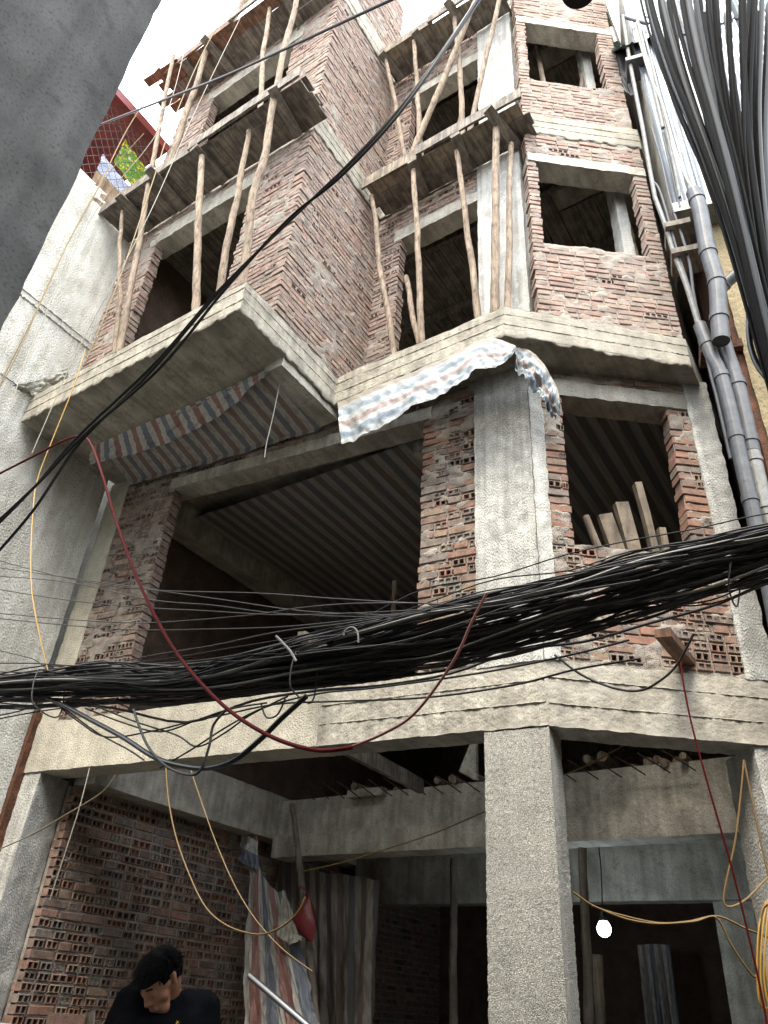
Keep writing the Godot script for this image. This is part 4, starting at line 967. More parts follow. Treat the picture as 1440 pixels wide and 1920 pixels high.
# ------------------------------------------------------------------ cables
func build_cables() -> void:
	var bg := "cables of the bundle across the facade"
	var low := [Vector3(-4.283, 3.001, -2.150), Vector3(-3.710, 2.963, -2.240), Vector3(-3.296, 2.947, -2.330), Vector3(-2.873, 2.912, -2.420), Vector3(-2.521, 2.907, -2.500), Vector3(-2.174, 2.930, -2.590), Vector3(-1.876, 2.955, -2.680), Vector3(-1.591, 2.983, -2.770), Vector3(-1.291, 3.040, -2.860), Vector3(-0.999, 3.109, -2.950), Vector3(-0.734, 3.177, -3.030), Vector3(-0.477, 3.245, -3.120), Vector3(-0.266, 3.316, -3.210), Vector3(0.029, 3.396, -3.300)]
	var hi := [Vector3(-4.258, 3.087, -2.100), Vector3(-3.672, 3.022, -2.190), Vector3(-3.252, 2.985, -2.280), Vector3(-2.838, 2.966, -2.370), Vector3(-2.492, 2.981, -2.450), Vector3(-2.147, 3.013, -2.540), Vector3(-1.851, 3.051, -2.630), Vector3(-1.566, 3.115, -2.720), Vector3(-1.263, 3.177, -2.810), Vector3(-0.969, 3.236, -2.900), Vector3(-0.703, 3.296, -2.980), Vector3(-0.448, 3.350, -3.070), Vector3(-0.239, 3.405, -3.160), Vector3(0.049, 3.456, -3.250)]
	for k in 94:
		var pts := []
		var in_low := k < 42
		var oy := rng.randf_range(-1.0, 1.0); var oz := rng.randf_range(-1.0, 1.0)
		var p1 := rng.randf_range(0, 50)
		var stray := 2.0 if k % 7 == 3 else 1.0
		var mix0 := rng.randf_range(0.0, 0.4) if in_low else rng.randf_range(0.35, 1.0)
		for i in low.size():
			var f := float(i) / (low.size() - 1)
			var base: Vector3 = low[i]
			var w := lerpf(0.074, 0.038, f) + 0.012 * sin(f * 9.0)
			if not in_low:
				base = (low[i] as Vector3).lerp(hi[i], clampf(mix0 * (0.35 + 1.1 * smoothstep(0.15, 0.55, f)) + 0.25 * nzl.get_noise_2d(f * 3.0 + p1, 2.0), 0.0, 1.15))
				w = 0.04
			var ny := clampf(oy + 1.1 * nzl.get_noise_2d(f * 4.0 + p1, 7.0), -1.4, 1.3)
			var nz2 := clampf(oz + 0.9 * nzl.get_noise_2d(f * 2.6 + p1, 17.0), -1.1, 1.1)
			pts.append(base + Vector3(0, ny * w * stray, nz2 * 0.06 * stray))
		var r: float = [0.003, 0.0035, 0.004, 0.0045, 0.0055, 0.0065, 0.0085][rng.randi() % 7]
		var m: Material = [M.black, M.black_dull, M.black_dull, M.grey_cable, M.grey_cable][rng.randi() % 5]
		if k % 23 == 5: m = M.pale_cable
		var look := "thin" if r < 0.0042 else ("thick" if r > 0.006 else "medium")
		var tone := "glossy black" if m == M.black else ("dull black" if m == M.black_dull else ("grey" if m == M.grey_cable else "pale"))
		cable("bundle_cable", "%s %s cable in the %s strands of the bundle across the facade" % [look, tone, "packed" if in_low else "loose upper"], "cable", pts, r, m, bg, 4, 6)
	# ties round the bundle
	for q in [[Vector3(-3.570, 2.992, -2.100), Vector3(-3.504, 2.793, -2.100)], [Vector3(-0.332, 3.361, -3.100), Vector3(-0.383, 3.180, -3.100)], [Vector3(-2.149, 2.967, -2.450), Vector3(-2.144, 2.788, -2.450)]]:
		var a: Vector3 = q[0]; var b: Vector3 = q[1]
		cable("cable_tie", "twisted wire tied round the black cable bundle", "tie", [a, a.lerp(b, 0.5) + Vector3(0, 0, 0.02), b, b + Vector3(0, -0.01, -0.15), a + Vector3(0, 0.01, -0.15), a], 0.004, M.grey_cable, "wire ties on the bundle", 5, 5)
	# thin wires above the bundle
	var gw := "thin wires strung above the bundle"
	for q in [
		[Vector3(-5.411, 4.361, -2.500), Vector3(-4.739, 4.085, -2.500), Vector3(-4.175, 3.865, -2.500), Vector3(-3.381, 3.601, -2.500), Vector3(-2.515, 3.377, -2.500), Vector3(-2.021, 3.233, -2.500), Vector3(-1.548, 3.101, -2.500), Vector3(-1.241, 3.029, -2.500), Vector3(-1.009, 3.024, -2.500), Vector3(-0.792, 3.023, -2.500), Vector3(-0.494, 3.026, -2.500)],
		[Vector3(-5.359, 4.272, -2.500), Vector3(-4.309, 3.918, -2.500), Vector3(-3.383, 3.605, -2.500), Vector3(-2.740, 3.389, -2.500), Vector3(-2.210, 3.210, -2.500), Vector3(-1.798, 3.101, -2.500), Vector3(-1.600, 3.064, -2.500), Vector3(-1.339, 3.061, -2.500), Vector3(-1.098, 3.069, -2.500), Vector3(-0.830, 3.070, -2.500), Vector3(-0.417, 3.039, -2.500)],
		[Vector3(-5.304, 4.180, -2.500), Vector3(-4.226, 3.857, -2.500), Vector3(-3.359, 3.533, -2.500), Vector3(-2.813, 3.374, -2.500), Vector3(-2.346, 3.225, -2.500), Vector3(-1.768, 3.084, -2.500), Vector3(-1.493, 3.066, -2.500)],
		[Vector3(-5.128, 4.010, -2.450), Vector3(-4.200, 3.706, -2.450), Vector3(-3.417, 3.476, -2.450), Vector3(-2.829, 3.323, -2.450), Vector3(-2.297, 3.184, -2.450), Vector3(-1.850, 3.096, -2.450), Vector3(-1.463, 3.029, -2.450)],
		[Vector3(-4.996, 3.785, -2.450), Vector3(-4.127, 3.552, -2.450), Vector3(-3.379, 3.367, -2.450), Vector3(-2.896, 3.282, -2.450), Vector3(-2.439, 3.217, -2.450), Vector3(-2.168, 3.192, -2.450), Vector3(-1.855, 3.145, -2.450), Vector3(-1.490, 3.065, -2.450)],
		[Vector3(-4.968, 3.738, -2.450), Vector3(-4.047, 3.492, -2.450), Vector3(-3.362, 3.321, -2.450), Vector3(-2.799, 3.210, -2.450), Vector3(-2.285, 3.117, -2.450), Vector3(-1.906, 3.068, -2.450), Vector3(-1.568, 3.035, -2.450), Vector3(-1.313, 3.013, -2.450), Vector3(-1.077, 3.016, -2.450)],
		[Vector3(-4.718, 3.442, -2.400), Vector3(-4.186, 3.277, -2.400), Vector3(-3.924, 3.155, -2.400), Vector3(-3.423, 3.058, -2.400)],
		[Vector3(-3.668, 3.111, -2.400), Vector3(-3.105, 3.099, -2.400), Vector3(-2.642, 3.071, -2.400), Vector3(-2.234, 3.061, -2.400), Vector3(-1.865, 3.025, -2.400), Vector3(-1.536, 3.000, -2.400), Vector3(-1.192, 2.954, -2.400), Vector3(-0.970, 2.938, -2.400)],
		[Vector3(-3.917, 3.141, -2.400), Vector3(-3.215, 3.065, -2.400), Vector3(-2.624, 2.998, -2.400), Vector3(-2.222, 2.992, -2.400), Vector3(-1.862, 2.999, -2.400), Vector3(-1.484, 2.994, -2.400), Vector3(-1.191, 3.024, -2.400), Vector3(-0.861, 2.991, -2.400)],
		[Vector3(-3.423, 3.058, -2.400), Vector3(-2.844, 3.009, -2.400), Vector3(-2.374, 2.946, -2.400), Vector3(-1.967, 2.913, -2.400), Vector3(-1.581, 2.882, -2.400), Vector3(-1.285, 2.905, -2.400), Vector3(-1.057, 2.935, -2.400), Vector3(-0.844, 2.938, -2.400), Vector3(-0.572, 2.924, -2.400)]]:
		cable("thin_wire", "thin grey wire strung just above the black bundle", "wire", q, 0.0032, M.grey_cable, gw, 5, 5)
	# loops hanging below the bundle
	cable("hanging_cable", "thick black cable hanging in a wide loop below the bundle", "cable", [Vector3(-3.811, 2.952, -2.250), Vector3(-3.540, 2.859, -2.250), Vector3(-3.232, 2.729, -2.250), Vector3(-2.958, 2.612, -2.250), Vector3(-2.706, 2.493, -2.250), Vector3(-2.526, 2.439, -2.250), Vector3(-2.365, 2.414, -2.250), Vector3(-2.222, 2.432, -2.250), Vector3(-2.095, 2.504, -2.250), Vector3(-1.997, 2.578, -2.250), Vector3(-1.887, 2.650, -2.250)], 0.011, M.black, "", 7, 8)
	cable("hanging_cable", "grey cable looping beside the thick black loop", "cable", [Vector3(-2.918, 2.735, -2.240), Vector3(-2.767, 2.556, -2.240), Vector3(-2.614, 2.447, -2.240), Vector3(-2.472, 2.396, -2.240), Vector3(-2.398, 2.404, -2.240), Vector3(-2.371, 2.500, -2.240), Vector3(-2.369, 2.590, -2.240), Vector3(-2.308, 2.651, -2.240)], 0.006, M.grey_cable, "", 7, 6)
	var gl := "thin loops below the bundle"
	for q in [[Vector3(-3.671, 2.903, -2.300), Vector3(-3.385, 2.751, -2.300), Vector3(-3.143, 2.649, -2.300), Vector3(-2.842, 2.638, -2.300), Vector3(-2.604, 2.650, -2.300), Vector3(-2.380, 2.656, -2.300), Vector3(-2.081, 2.661, -2.300), Vector3(-1.750, 2.625, -2.300), Vector3(-1.362, 2.583, -2.300), Vector3(-1.024, 2.576, -2.300), Vector3(-0.794, 2.595, -2.300), Vector3(-0.583, 2.595, -2.300)],
		[Vector3(-3.375, 2.824, -2.300), Vector3(-3.050, 2.708, -2.300), Vector3(-2.769, 2.629, -2.300), Vector3(-2.539, 2.654, -2.300), Vector3(-2.353, 2.677, -2.300), Vector3(-2.141, 2.675, -2.300)], [Vector3(-3.616, 2.881, -2.300), Vector3(-3.236, 2.686, -2.300), Vector3(-2.963, 2.570, -2.300), Vector3(-2.833, 2.508, -2.300)], [Vector3(-3.341, 2.842, -2.300), Vector3(-2.975, 2.706, -2.300), Vector3(-2.657, 2.601, -2.300), Vector3(-2.506, 2.532, -2.300), Vector3(-2.360, 2.572, -2.300), Vector3(-2.222, 2.635, -2.300), Vector3(-2.028, 2.688, -2.300)],
		[Vector3(-2.715, 2.461, -2.300), Vector3(-2.536, 2.524, -2.300), Vector3(-2.336, 2.604, -2.300), Vector3(-2.138, 2.658, -2.300), Vector3(-1.861, 2.674, -2.300), Vector3(-1.601, 2.656, -2.300), Vector3(-1.145, 2.641, -2.300), Vector3(-0.827, 2.648, -2.300), Vector3(-0.609, 2.664, -2.300)], [Vector3(-0.864, 2.659, -2.300), Vector3(-0.778, 2.574, -2.300), Vector3(-0.678, 2.513, -2.300), Vector3(-0.596, 2.492, -2.300), Vector3(-0.528, 2.516, -2.300), Vector3(-0.473, 2.558, -2.300), Vector3(-0.412, 2.644, -2.300)], [Vector3(-2.170, 2.670, -2.300), Vector3(-2.129, 2.611, -2.300), Vector3(-2.073, 2.615, -2.300), Vector3(-2.041, 2.679, -2.300)], [Vector3(-4.242, 2.892, -2.300), Vector3(-3.944, 2.891, -2.300), Vector3(-3.774, 2.927, -2.300)]]:
		cable("hanging_wire", "thin dark wire drooping below the black bundle", "wire", q, 0.004, M.black_dull, gl, 6, 5)
	cable("bent_wire", "stiff pale wire end sticking up from the bundle", "wire", [Vector3(-2.010, 2.838, -2.300), Vector3(-2.047, 2.888, -2.300), Vector3(-2.101, 2.941, -2.300), Vector3(-2.144, 2.980, -2.300)], 0.006, M.pale_cable, "", 5, 5)
	cable("bent_wire", "thin curled wire end above the bundle", "wire", [Vector3(-1.691, 2.862, -2.300), Vector3(-1.701, 2.912, -2.300), Vector3(-1.730, 2.939, -2.300), Vector3(-1.762, 2.931, -2.300), Vector3(-1.770, 2.909, -2.300)], 0.004, M.pale_cable, "", 5, 5)
	# red hose, pink wire
	cable("red_hose", "red hose looping down from the black cables across the beam", "hose", [Vector3(-4.902, 4.564, -2.000), Vector3(-4.303, 4.584, -2.000), Vector3(-3.974, 4.597, -2.000), Vector3(-3.786, 4.559, -2.000), Vector3(-3.644, 4.443, -2.000), Vector3(-3.425, 4.147, -2.000), Vector3(-3.110, 3.682, -2.000), Vector3(-2.788, 3.252, -2.000), Vector3(-2.443, 2.859, -2.000), Vector3(-2.111, 2.577, -2.000), Vector3(-1.840, 2.416, -2.000), Vector3(-1.614, 2.336, -2.000), Vector3(-1.460, 2.327, -2.000)], 0.0075, M.red, "", 8, 8)
	cable("red_hose", "thin pink cord rising from the red loop to the corner column", "cord", [Vector3(-1.471, 2.328, -2.000), Vector3(-1.339, 2.359, -2.000), Vector3(-1.222, 2.413, -2.000), Vector3(-1.090, 2.560, -2.000), Vector3(-1.022, 2.687, -2.000), Vector3(-0.969, 2.775, -2.000)], 0.0045, M.pink, "", 8, 6)
	cable("red_hose", "thin red cord hanging from the plank below the corner window", "cord", [Vector3(-0.729, 3.134, -3.622), Vector3(-0.732, 2.985, -3.620), Vector3(-0.725, 2.782, -3.625), Vector3(-0.703, 2.524, -3.642), Vector3(-0.674, 2.225, -3.665), Vector3(-0.659, 1.990, -3.677), Vector3(-0.651, 1.791, -3.684), Vector3(-0.651, 1.655, -3.684)], 0.0045, M.red, "", 6, 6)
	# black service cables climbing towards the right
	var gb := "black service cables slanting up across the facade"
	for q in [[Vector3(-4.089, 3.739, -1.800), Vector3(-3.723, 3.994, -1.800), Vector3(-3.425, 4.282, -1.800), Vector3(-2.911, 4.595, -1.800), Vector3(-2.513, 4.976, -1.800), Vector3(-1.989, 5.321, -1.800), Vector3(-1.713, 5.488, -1.800), Vector3(-1.315, 5.837, -1.800), Vector3(-0.915, 6.417, -1.800), Vector3(-0.738, 6.753, -1.800)], [Vector3(-4.065, 3.750, -1.780), Vector3(-3.646, 3.992, -1.780), Vector3(-3.353, 4.227, -1.780), Vector3(-2.816, 4.499, -1.780), Vector3(-2.438, 4.911, -1.780), Vector3(-2.040, 5.266, -1.780), Vector3(-1.689, 5.401, -1.780), Vector3(-1.314, 5.721, -1.780), Vector3(-0.921, 6.332, -1.780), Vector3(-0.747, 6.718, -1.780)], [Vector3(-3.945, 3.502, -1.800), Vector3(-3.628, 3.810, -1.800), Vector3(-3.394, 4.211, -1.800), Vector3(-2.933, 4.531, -1.800), Vector3(-2.542, 4.926, -1.800), Vector3(-2.198, 5.194, -1.800), Vector3(-1.850, 5.405, -1.800), Vector3(-1.511, 5.628, -1.800), Vector3(-1.183, 5.990, -1.800), Vector3(-0.846, 6.477, -1.800), Vector3(-0.740, 6.683, -1.800)]]:
		cable("service_cable", "black service cable slanting up past the bay", "cable", q, 0.0085, M.black, gb, 8, 8)
	cable("service_cable", "single black cable crossing before the top bay deck", "cable", [Vector3(-6.044, 9.654, -1.800), Vector3(-5.124, 9.166, -1.800), Vector3(-4.159, 8.628, -1.800), Vector3(-3.221, 8.107, -1.800), Vector3(-2.358, 7.703, -1.800), Vector3(-1.563, 7.348, -1.800), Vector3(-1.222, 7.188, -1.800)], 0.011, M.black, "", 6, 8)
	# ropes before the pale wall
	var gy := "ropes before the pale wall"
	for q in [[[Vector3(-5.802, 5.793, -2.200), Vector3(-5.828, 6.252, -2.200), Vector3(-5.786, 6.931, -2.200), Vector3(-5.786, 7.968, -2.200), Vector3(-5.664, 8.889, -2.200), Vector3(-5.589, 10.094, -2.200), Vector3(-5.312, 10.906, -2.200)], 0.006, M.rope], [[Vector3(-5.861, 5.893, -2.200), Vector3(-5.765, 6.356, -2.200), Vector3(-5.768, 7.223, -2.200), Vector3(-5.766, 8.307, -2.200), Vector3(-5.581, 9.121, -2.200), Vector3(-5.139, 9.574, -2.200)], 0.0045, M.rope], [[Vector3(-5.567, 5.792, -2.250), Vector3(-5.661, 6.553, -2.250), Vector3(-5.682, 7.787, -2.250), Vector3(-5.550, 8.674, -2.250), Vector3(-4.939, 9.576, -2.250), Vector3(-5.103, 11.423, -2.250)], 0.004, M.string], [[Vector3(-4.972, 5.077, -2.300), Vector3(-4.924, 5.968, -2.300), Vector3(-4.832, 6.569, -2.300), Vector3(-4.694, 7.128, -2.300), Vector3(-4.558, 7.991, -2.300), Vector3(-4.427, 9.602, -2.300), Vector3(-4.200, 11.345, -2.300)], 0.004, M.string], [[Vector3(-4.697, 5.918, -2.300), Vector3(-4.665, 6.679, -2.300), Vector3(-4.687, 7.508, -2.300), Vector3(-4.754, 8.590, -2.300), Vector3(-4.813, 9.537, -2.300), Vector3(-4.752, 11.125, -2.300), Vector3(-4.443, 12.446, -2.300)], 0.006, M.rope]]:
		cable("rope", "slack rope strung from the decks down past the pale wall", "rope", q[0], q[1], q[2], gy, 6, 5)
	cable("yellow_cord", "yellow cord hanging before the pale wall down to the bundle", "cord", [Vector3(-4.573, 5.919, -2.200), Vector3(-4.529, 5.520, -2.200), Vector3(-4.537, 4.993, -2.200), Vector3(-4.529, 4.602, -2.200), Vector3(-4.421, 4.297, -2.200), Vector3(-4.248, 3.916, -2.200), Vector3(-4.079, 3.609, -2.200), Vector3(-3.873, 3.321, -2.200), Vector3(-3.646, 3.033, -2.200)], 0.0045, M.yellow, "", 6, 6)
	cable("string", "white string hanging from the bay soffit", "string", [Vector3(-3.365, 6.100, -3.200), Vector3(-3.359, 5.838, -3.200), Vector3(-3.365, 5.470, -3.200), Vector3(-3.380, 5.208, -3.200), Vector3(-3.373, 5.060, -3.200)], 0.004, M.string, "", 5, 5)
	# cords of the ground floor
	cable("yellow_cord", "taut yellow cord tied from the left column to the beam", "cord", [Vector3(-5.465, 2.400, -3.300), Vector3(-5.033, 2.500, -3.300), Vector3(-4.739, 2.602, -3.300), Vector3(-4.411, 2.724, -3.300), Vector3(-4.319, 2.825, -3.300)], 0.0045, M.rope, "", 6, 6)
	cable("yellow_cord", "brown cord hanging in a deep loop before the ground floor brick wall", "cord", [Vector3(-3.957, 2.868, -3.400), Vector3(-3.869, 2.662, -3.400), Vector3(-3.735, 2.436, -3.400), Vector3(-3.564, 2.225, -3.400), Vector3(-3.394, 2.059, -3.400), Vector3(-3.213, 1.968, -3.400), Vector3(-2.998, 1.927, -3.400), Vector3(-2.859, 1.951, -3.400), Vector3(-2.748, 2.016, -3.400), Vector3(-2.698, 2.096, -3.400)], 0.0048, M.ochre, "", 6, 6)
	cable("yellow_cord", "thin brown cord slanting before the striped curtain", "cord", [Vector3(-3.830, 2.864, -3.500), Vector3(-3.664, 2.637, -3.500), Vector3(-3.496, 2.413, -3.500), Vector3(-3.294, 2.178, -3.500), Vector3(-3.100, 2.004, -3.500), Vector3(-2.891, 1.870, -3.500), Vector3(-2.684, 1.776, -3.500)], 0.004, M.ochre, "", 6, 6)
	cable("yellow_cord", "taut yellow cord between the prop and the corner column", "cord", [Vector3(-3.698, 2.435, -4.600), Vector3(-3.324, 2.487, -4.600), Vector3(-2.981, 2.557, -4.600), Vector3(-2.614, 2.638, -4.600), Vector3(-2.257, 2.747, -4.600)], 0.0045, M.ochre, "", 5, 6)
	cable("yellow_cord", "short yellow cord behind the corner column up to the beam", "cord", [Vector3(-1.855, 3.003, -4.900), Vector3(-1.639, 3.068, -4.900), Vector3(-1.363, 3.182, -4.900)], 0.0045, M.ochre, "", 5, 6)
	cable("string", "white string hanging before the left column", "string", [Vector3(-4.605, 2.904, -3.300), Vector3(-4.599, 2.660, -3.300), Vector3(-4.618, 2.397, -3.300), Vector3(-4.647, 2.095, -3.300)], 0.004, M.string, "", 5, 5)
	var gr := "yellow cords at the right ground floor opening"
	for q in [[Vector3(-1.356, 2.126, -3.634), Vector3(-1.292, 2.080, -3.685), Vector3(-1.218, 2.055, -3.744), Vector3(-1.068, 2.030, -3.864), Vector3(-0.951, 2.045, -3.957), Vector3(-0.840, 2.076, -4.045), Vector3(-0.740, 2.034, -4.124), Vector3(-0.631, 1.995, -4.211)], [Vector3(-1.285, 2.076, -3.665), Vector3(-1.175, 2.035, -3.753), Vector3(-1.062, 2.024, -3.842), Vector3(-0.926, 2.044, -3.950), Vector3(-0.842, 2.068, -4.017), Vector3(-0.804, 1.967, -4.048), Vector3(-0.762, 1.880, -4.082), Vector3(-0.733, 1.852, -4.105), Vector3(-0.703, 1.955, -4.128), Vector3(-0.687, 2.040, -4.141), Vector3(-0.658, 2.128, -4.164), Vector3(-0.598, 2.155, -4.212)], [Vector3(-0.624, 2.798, -4.217), Vector3(-0.672, 2.598, -4.179), Vector3(-0.725, 2.397, -4.136), Vector3(-0.783, 2.230, -4.090), Vector3(-0.807, 2.139, -4.071), Vector3(-0.785, 2.120, -4.089), Vector3(-0.720, 2.158, -4.141), Vector3(-0.623, 2.256, -4.218), Vector3(-0.555, 2.297, -4.272)], [Vector3(-0.632, 2.814, -4.274), Vector3(-0.633, 2.617, -4.274), Vector3(-0.631, 2.443, -4.275), Vector3(-0.629, 2.254, -4.276)]]:
		cable("yellow_cord", "yellow cord strung across the ground floor opening to the right column", "cord", q, 0.0048, M.ochre, gr, 6, 6)
	for k in 4:
		var f := k / 3.0
		cable("yellow_cord", "loop of the bright yellow cord coil hanging by the right column", "cord", [Vector3(-0.649, 2.154, -4.197) + Vector3(0.01 * k, 0.02 * f, 0), Vector3(-0.689, 2.040, -4.140) + Vector3(0.016 * k, 0, 0.01), Vector3(-0.723, 1.851, -4.074) + Vector3(0.012 * k, -0.03 * f, 0), Vector3(-0.721, 1.735, -4.076) + Vector3(0.02 * k, -0.06 * f, 0), Vector3(-0.603, 1.823, -4.207), Vector3(-0.573, 2.095, -4.257), Vector3(-0.641, 2.154, -4.203)], 0.0045, M.yellow, "coil of yellow cord", 6, 6)
	# heavy cables hanging at the right
	var ra := [Vector3(-0.037, 6.457, -2.100), Vector3(-0.059, 5.820, -2.099), Vector3(-0.055, 5.253, -2.099), Vector3(-0.040, 4.876, -2.100), Vector3(-0.023, 4.480, -2.100), Vector3(-0.011, 4.074, -2.100), Vector3(-0.008, 3.716, -2.100), Vector3(-0.010, 3.347, -2.100), Vector3(-0.010, 2.968, -2.100)]
	var rb := [Vector3(0.450, 5.665, -2.051), Vector3(0.356, 5.263, -2.070), Vector3(0.273, 4.886, -2.082), Vector3(0.222, 4.617, -2.088), Vector3(0.171, 4.314, -2.093), Vector3(0.123, 3.978, -2.096), Vector3(0.083, 3.662, -2.098), Vector3(0.053, 3.317, -2.099), Vector3(0.041, 2.950, -2.100)]
	for k in 46:
		var f := clampf(k / 45.0 + rng.randf_range(-0.05, 0.05), 0.0, 1.0)
		if k > 10 and k < 28: f = clampf(f + rng.randf_range(-0.06, 0.06), 0.0, 1.0)
		var f1 := clampf(lerpf(f, rng.randf(), 0.35), 0.0, 1.0)
		var back := rng.randf_range(-0.12, 0.25)
		var p1 := rng.randf_range(0, 60)
		var pts := []
		for i in ra.size():
			var ff := lerpf(f, f1, smoothstep(0.0, 1.0, i / 8.0)) + 0.012 * nzl.get_noise_2d(i * 0.3 + p1, 3.0)
			pts.append((ra[i] as Vector3).lerp(rb[i], ff) * Vector3(1.0, 1.0, 1.0) + Vector3(0.02 * sin(p1), 0, -back))
		var rr: float = [0.005, 0.009, 0.012, 0.017][rng.randi() % 4]
		cable("hanging_cable", "%s black cable in the bunch hanging before the metal cladding" % ["very thick" if rr > 0.014 else ("thick" if rr > 0.01 else ("plain" if rr > 0.007 else "thin"))], "cable", pts, rr, [M.jet, M.jet, M.black_dull][k % 3], "bunch of thick cables hanging at the right", 5, 8)
	cable("hanging_cable", "black cable loop drooping before the yellow wall", "cable", [Vector3(0.004, 3.844, -2.200), Vector3(-0.026, 3.701, -2.200), Vector3(-0.036, 3.605, -2.200), Vector3(-0.030, 3.515, -2.200), Vector3(-0.004, 3.422, -2.200)], 0.010, M.black, "", 6, 8)
	cable("hanging_cable", "thin black cable loop drooping before the yellow wall", "cable", [Vector3(0.000, 3.761, -2.200), Vector3(-0.012, 3.632, -2.200), Vector3(-0.001, 3.549, -2.200), Vector3(0.021, 3.464, -2.200)], 0.006, M.black, "", 6, 8)
	var jb := thing("junction_disc", "dark round disc of overhead cable gear against the sky", "cable gear")
	var jm := CylinderMesh.new()
	jm.top_radius = 0.075; jm.bottom_radius = 0.082; jm.height = 0.05
	part(jb, "disc", jm, M.black_dull, Transform3D(Basis.IDENTITY, Vector3(-0.285, 5.627, -1.676)))
	tube2(jb, "stem", [Vector3(-0.284, 5.637, -1.676), Vector3(-0.284, 5.637, -1.676) + Vector3(0, 0.3, 0), Vector3(-0.284, 5.637, -1.676) + Vector3(0.02, 0.8, 0)], 0.02, M.black)

# ------------------------------------------------------------------ small things
func build_small() -> void:
	var l := thing("light_bulb", "lit white bulb hanging inside the ground floor room", "lamp", Vector3(-2.25, 2.30, -6.65))
	var b := MB.new()
	var prof := [[0.0, -0.062], [0.022, -0.057], [0.04, -0.044], [0.052, -0.022], [0.055, 0.0], [0.05, 0.022], [0.038, 0.042], [0.028, 0.055]]
	lathe(b, prof, 24)
	part(l, "bulb", b.mesh(), M.glow)
	var s := MB.new()
	lathe(s, [[0.03, 0.05], [0.032, 0.11], [0.012, 0.12], [0.0, 0.122]], 12)
	part(l, "socket", s.mesh(), M.black)
	tube2(l, "cord", [Vector3(0, 0.12, 0), Vector3(0.02, 0.5, 0.0), Vector3(0, 0.96, 0.02)], 0.005, M.black)
	var o := OmniLight3D.new()
	o.name = "bulb_light"
	o.light_color = Color(0.86, 0.95, 1.0)
	o.light_energy = 0.04
	o.light_size = 0.05
	o.omni_range = 12.0
	o.omni_attenuation = 2.0
	o.shadow_enabled = true
	o.position = Vector3(0, 0, 0.0)
	l.add_child(o)
	# sacks, bricks and a board stub at the lower edge
	var base := Vector3(-3.184, 1.512, -2.421)
	for k in 4:
		for j in 2:
			var t := MB.new()
			sack(t, 0.34, 0.15, 0.24)
			var top: bool = k == 3
			solo("cement_sack", "white and blue cement sack %s of the pile before the left column" % ["at the bottom", "in the second layer", "in the third layer", "on the top"][k], "sack", t.mesh(), M.sack, "sacks piled before the left column", Transform3D(Basis(Vector3.UP, 0.5 + 0.15 * k), Vector3(base.x - 0.1 + 0.36 * j * 0.9, 0.22 + k * 0.372, base.z - 0.12 * j)))
	var bb := base.y - 0.02
	for q in [[Vector3(-3.158, 1.514, -2.488), "orange brick lying on the sack pile"]]:
		var p: Vector3 = q[0]
		var m := MB.new()
		m.col = CLAY[0]
		rough(m, Vector3(-0.075, -0.028, -0.045), Vector3(0.075, 0.028, 0.045), 0.03, 0.002)
		solo("loose_brick", q[1], "brick", m.mesh(), M.brick, "", Transform3D(Basis(Vector3.UP, 0.5), p))
	var wd := thing("wood_stub", "pale split wood stub standing on the sack pile", "wood")
	board(wd, "stub", Vector3(-3.081, 1.440, -2.551), Vector3(-3.097, 1.552, -2.531), 0.05, 0.03, Vector3(1, 0, 0), M.wood_pale)
	# inside the ground floor
	var c := thing("inner_pillar", "dark concrete pillar inside the right ground floor opening", "pillar")
	block(c, "pillar", Transform3D.IDENTITY, Vector3(-1.62, 0.1, -8.0), Vector3(-1.3, 2.65, -7.7), M.conc, 0.15, 0.006)
	prop("dark prop beside the lit bulb", Vector3(-1.980, 1.544, -5.400), Vector3(-1.928, 2.654, -5.400), 0.04, 0.036, "props inside the ground floor", 0.02, M.wood)
	prop("shorter dark timber behind the prop by the bulb", Vector3(-2.048, 1.545, -5.800), Vector3(-2.026, 2.053, -5.800), 0.045, 0.045, "props inside the ground floor", 0.01, M.wood)
	prop("dark prop in the middle of the ground floor room", Vector3(-3.888, 1.448, -7.200), Vector3(-3.903, 2.966, -7.200), 0.05, 0.045, "props inside the ground floor", 0.02, M.wood)
	for k in 11:
		var a := Vector3(-4.878, 3.357, -6.130).lerp(Vector3(-3.066, 3.287, -6.130), k / 10.0)
		cable("rebar", "bent reinforcing bar sticking out above the inner beam", "rebar", [a, a + Vector3(-0.08, 0.06, 0.05), a + Vector3(-0.20, 0.14, 0.12)], 0.006, M.rebar, "reinforcing bars above the inner beam", 3, 5)
	for k in 6:
		var a := Vector3(-2.197, 3.301, -6.130).lerp(Vector3(-1.255, 3.297, -6.130), k / 5.0)
		cable("rebar", "bent reinforcing bar sticking out above the inner beam", "rebar", [a, a + Vector3(-0.08, 0.06, 0.05), a + Vector3(-0.20, 0.14, 0.12)], 0.006, M.rebar, "reinforcing bars above the inner beam", 3, 5)

func lathe(mb: MB, prof: Array, n: int) -> void:
	var p := PackedVector3Array()
	for q in prof:
		for i in n + 1:
			var a := TAU * (i % n) / n
			p.append(Vector3(cos(a) * q[0], q[1], -sin(a) * q[0]))
	mb.grid(p, n + 1, prof.size())

func sack(mb: MB, a: float, b: float, c: float) -> void:
	var p := PackedVector3Array()
	for j in 17:
		for i in 29:
			var th := PI * j / 16.0 - PI / 2
			var ph := TAU * (i % 28) / 28.0
			var s := Vector3(spow(cos(th), 0.45) * spow(cos(ph), 0.5) * a, spow(sin(th), 0.7) * b, -spow(cos(th), 0.45) * spow(sin(ph), 0.5) * c)
			p.append(s + wob(s * 0.5, 0.03))
	mb.grid(p, 29, 17)

func spow(x: float, e: float) -> float:
	return signf(x) * pow(absf(x), e)

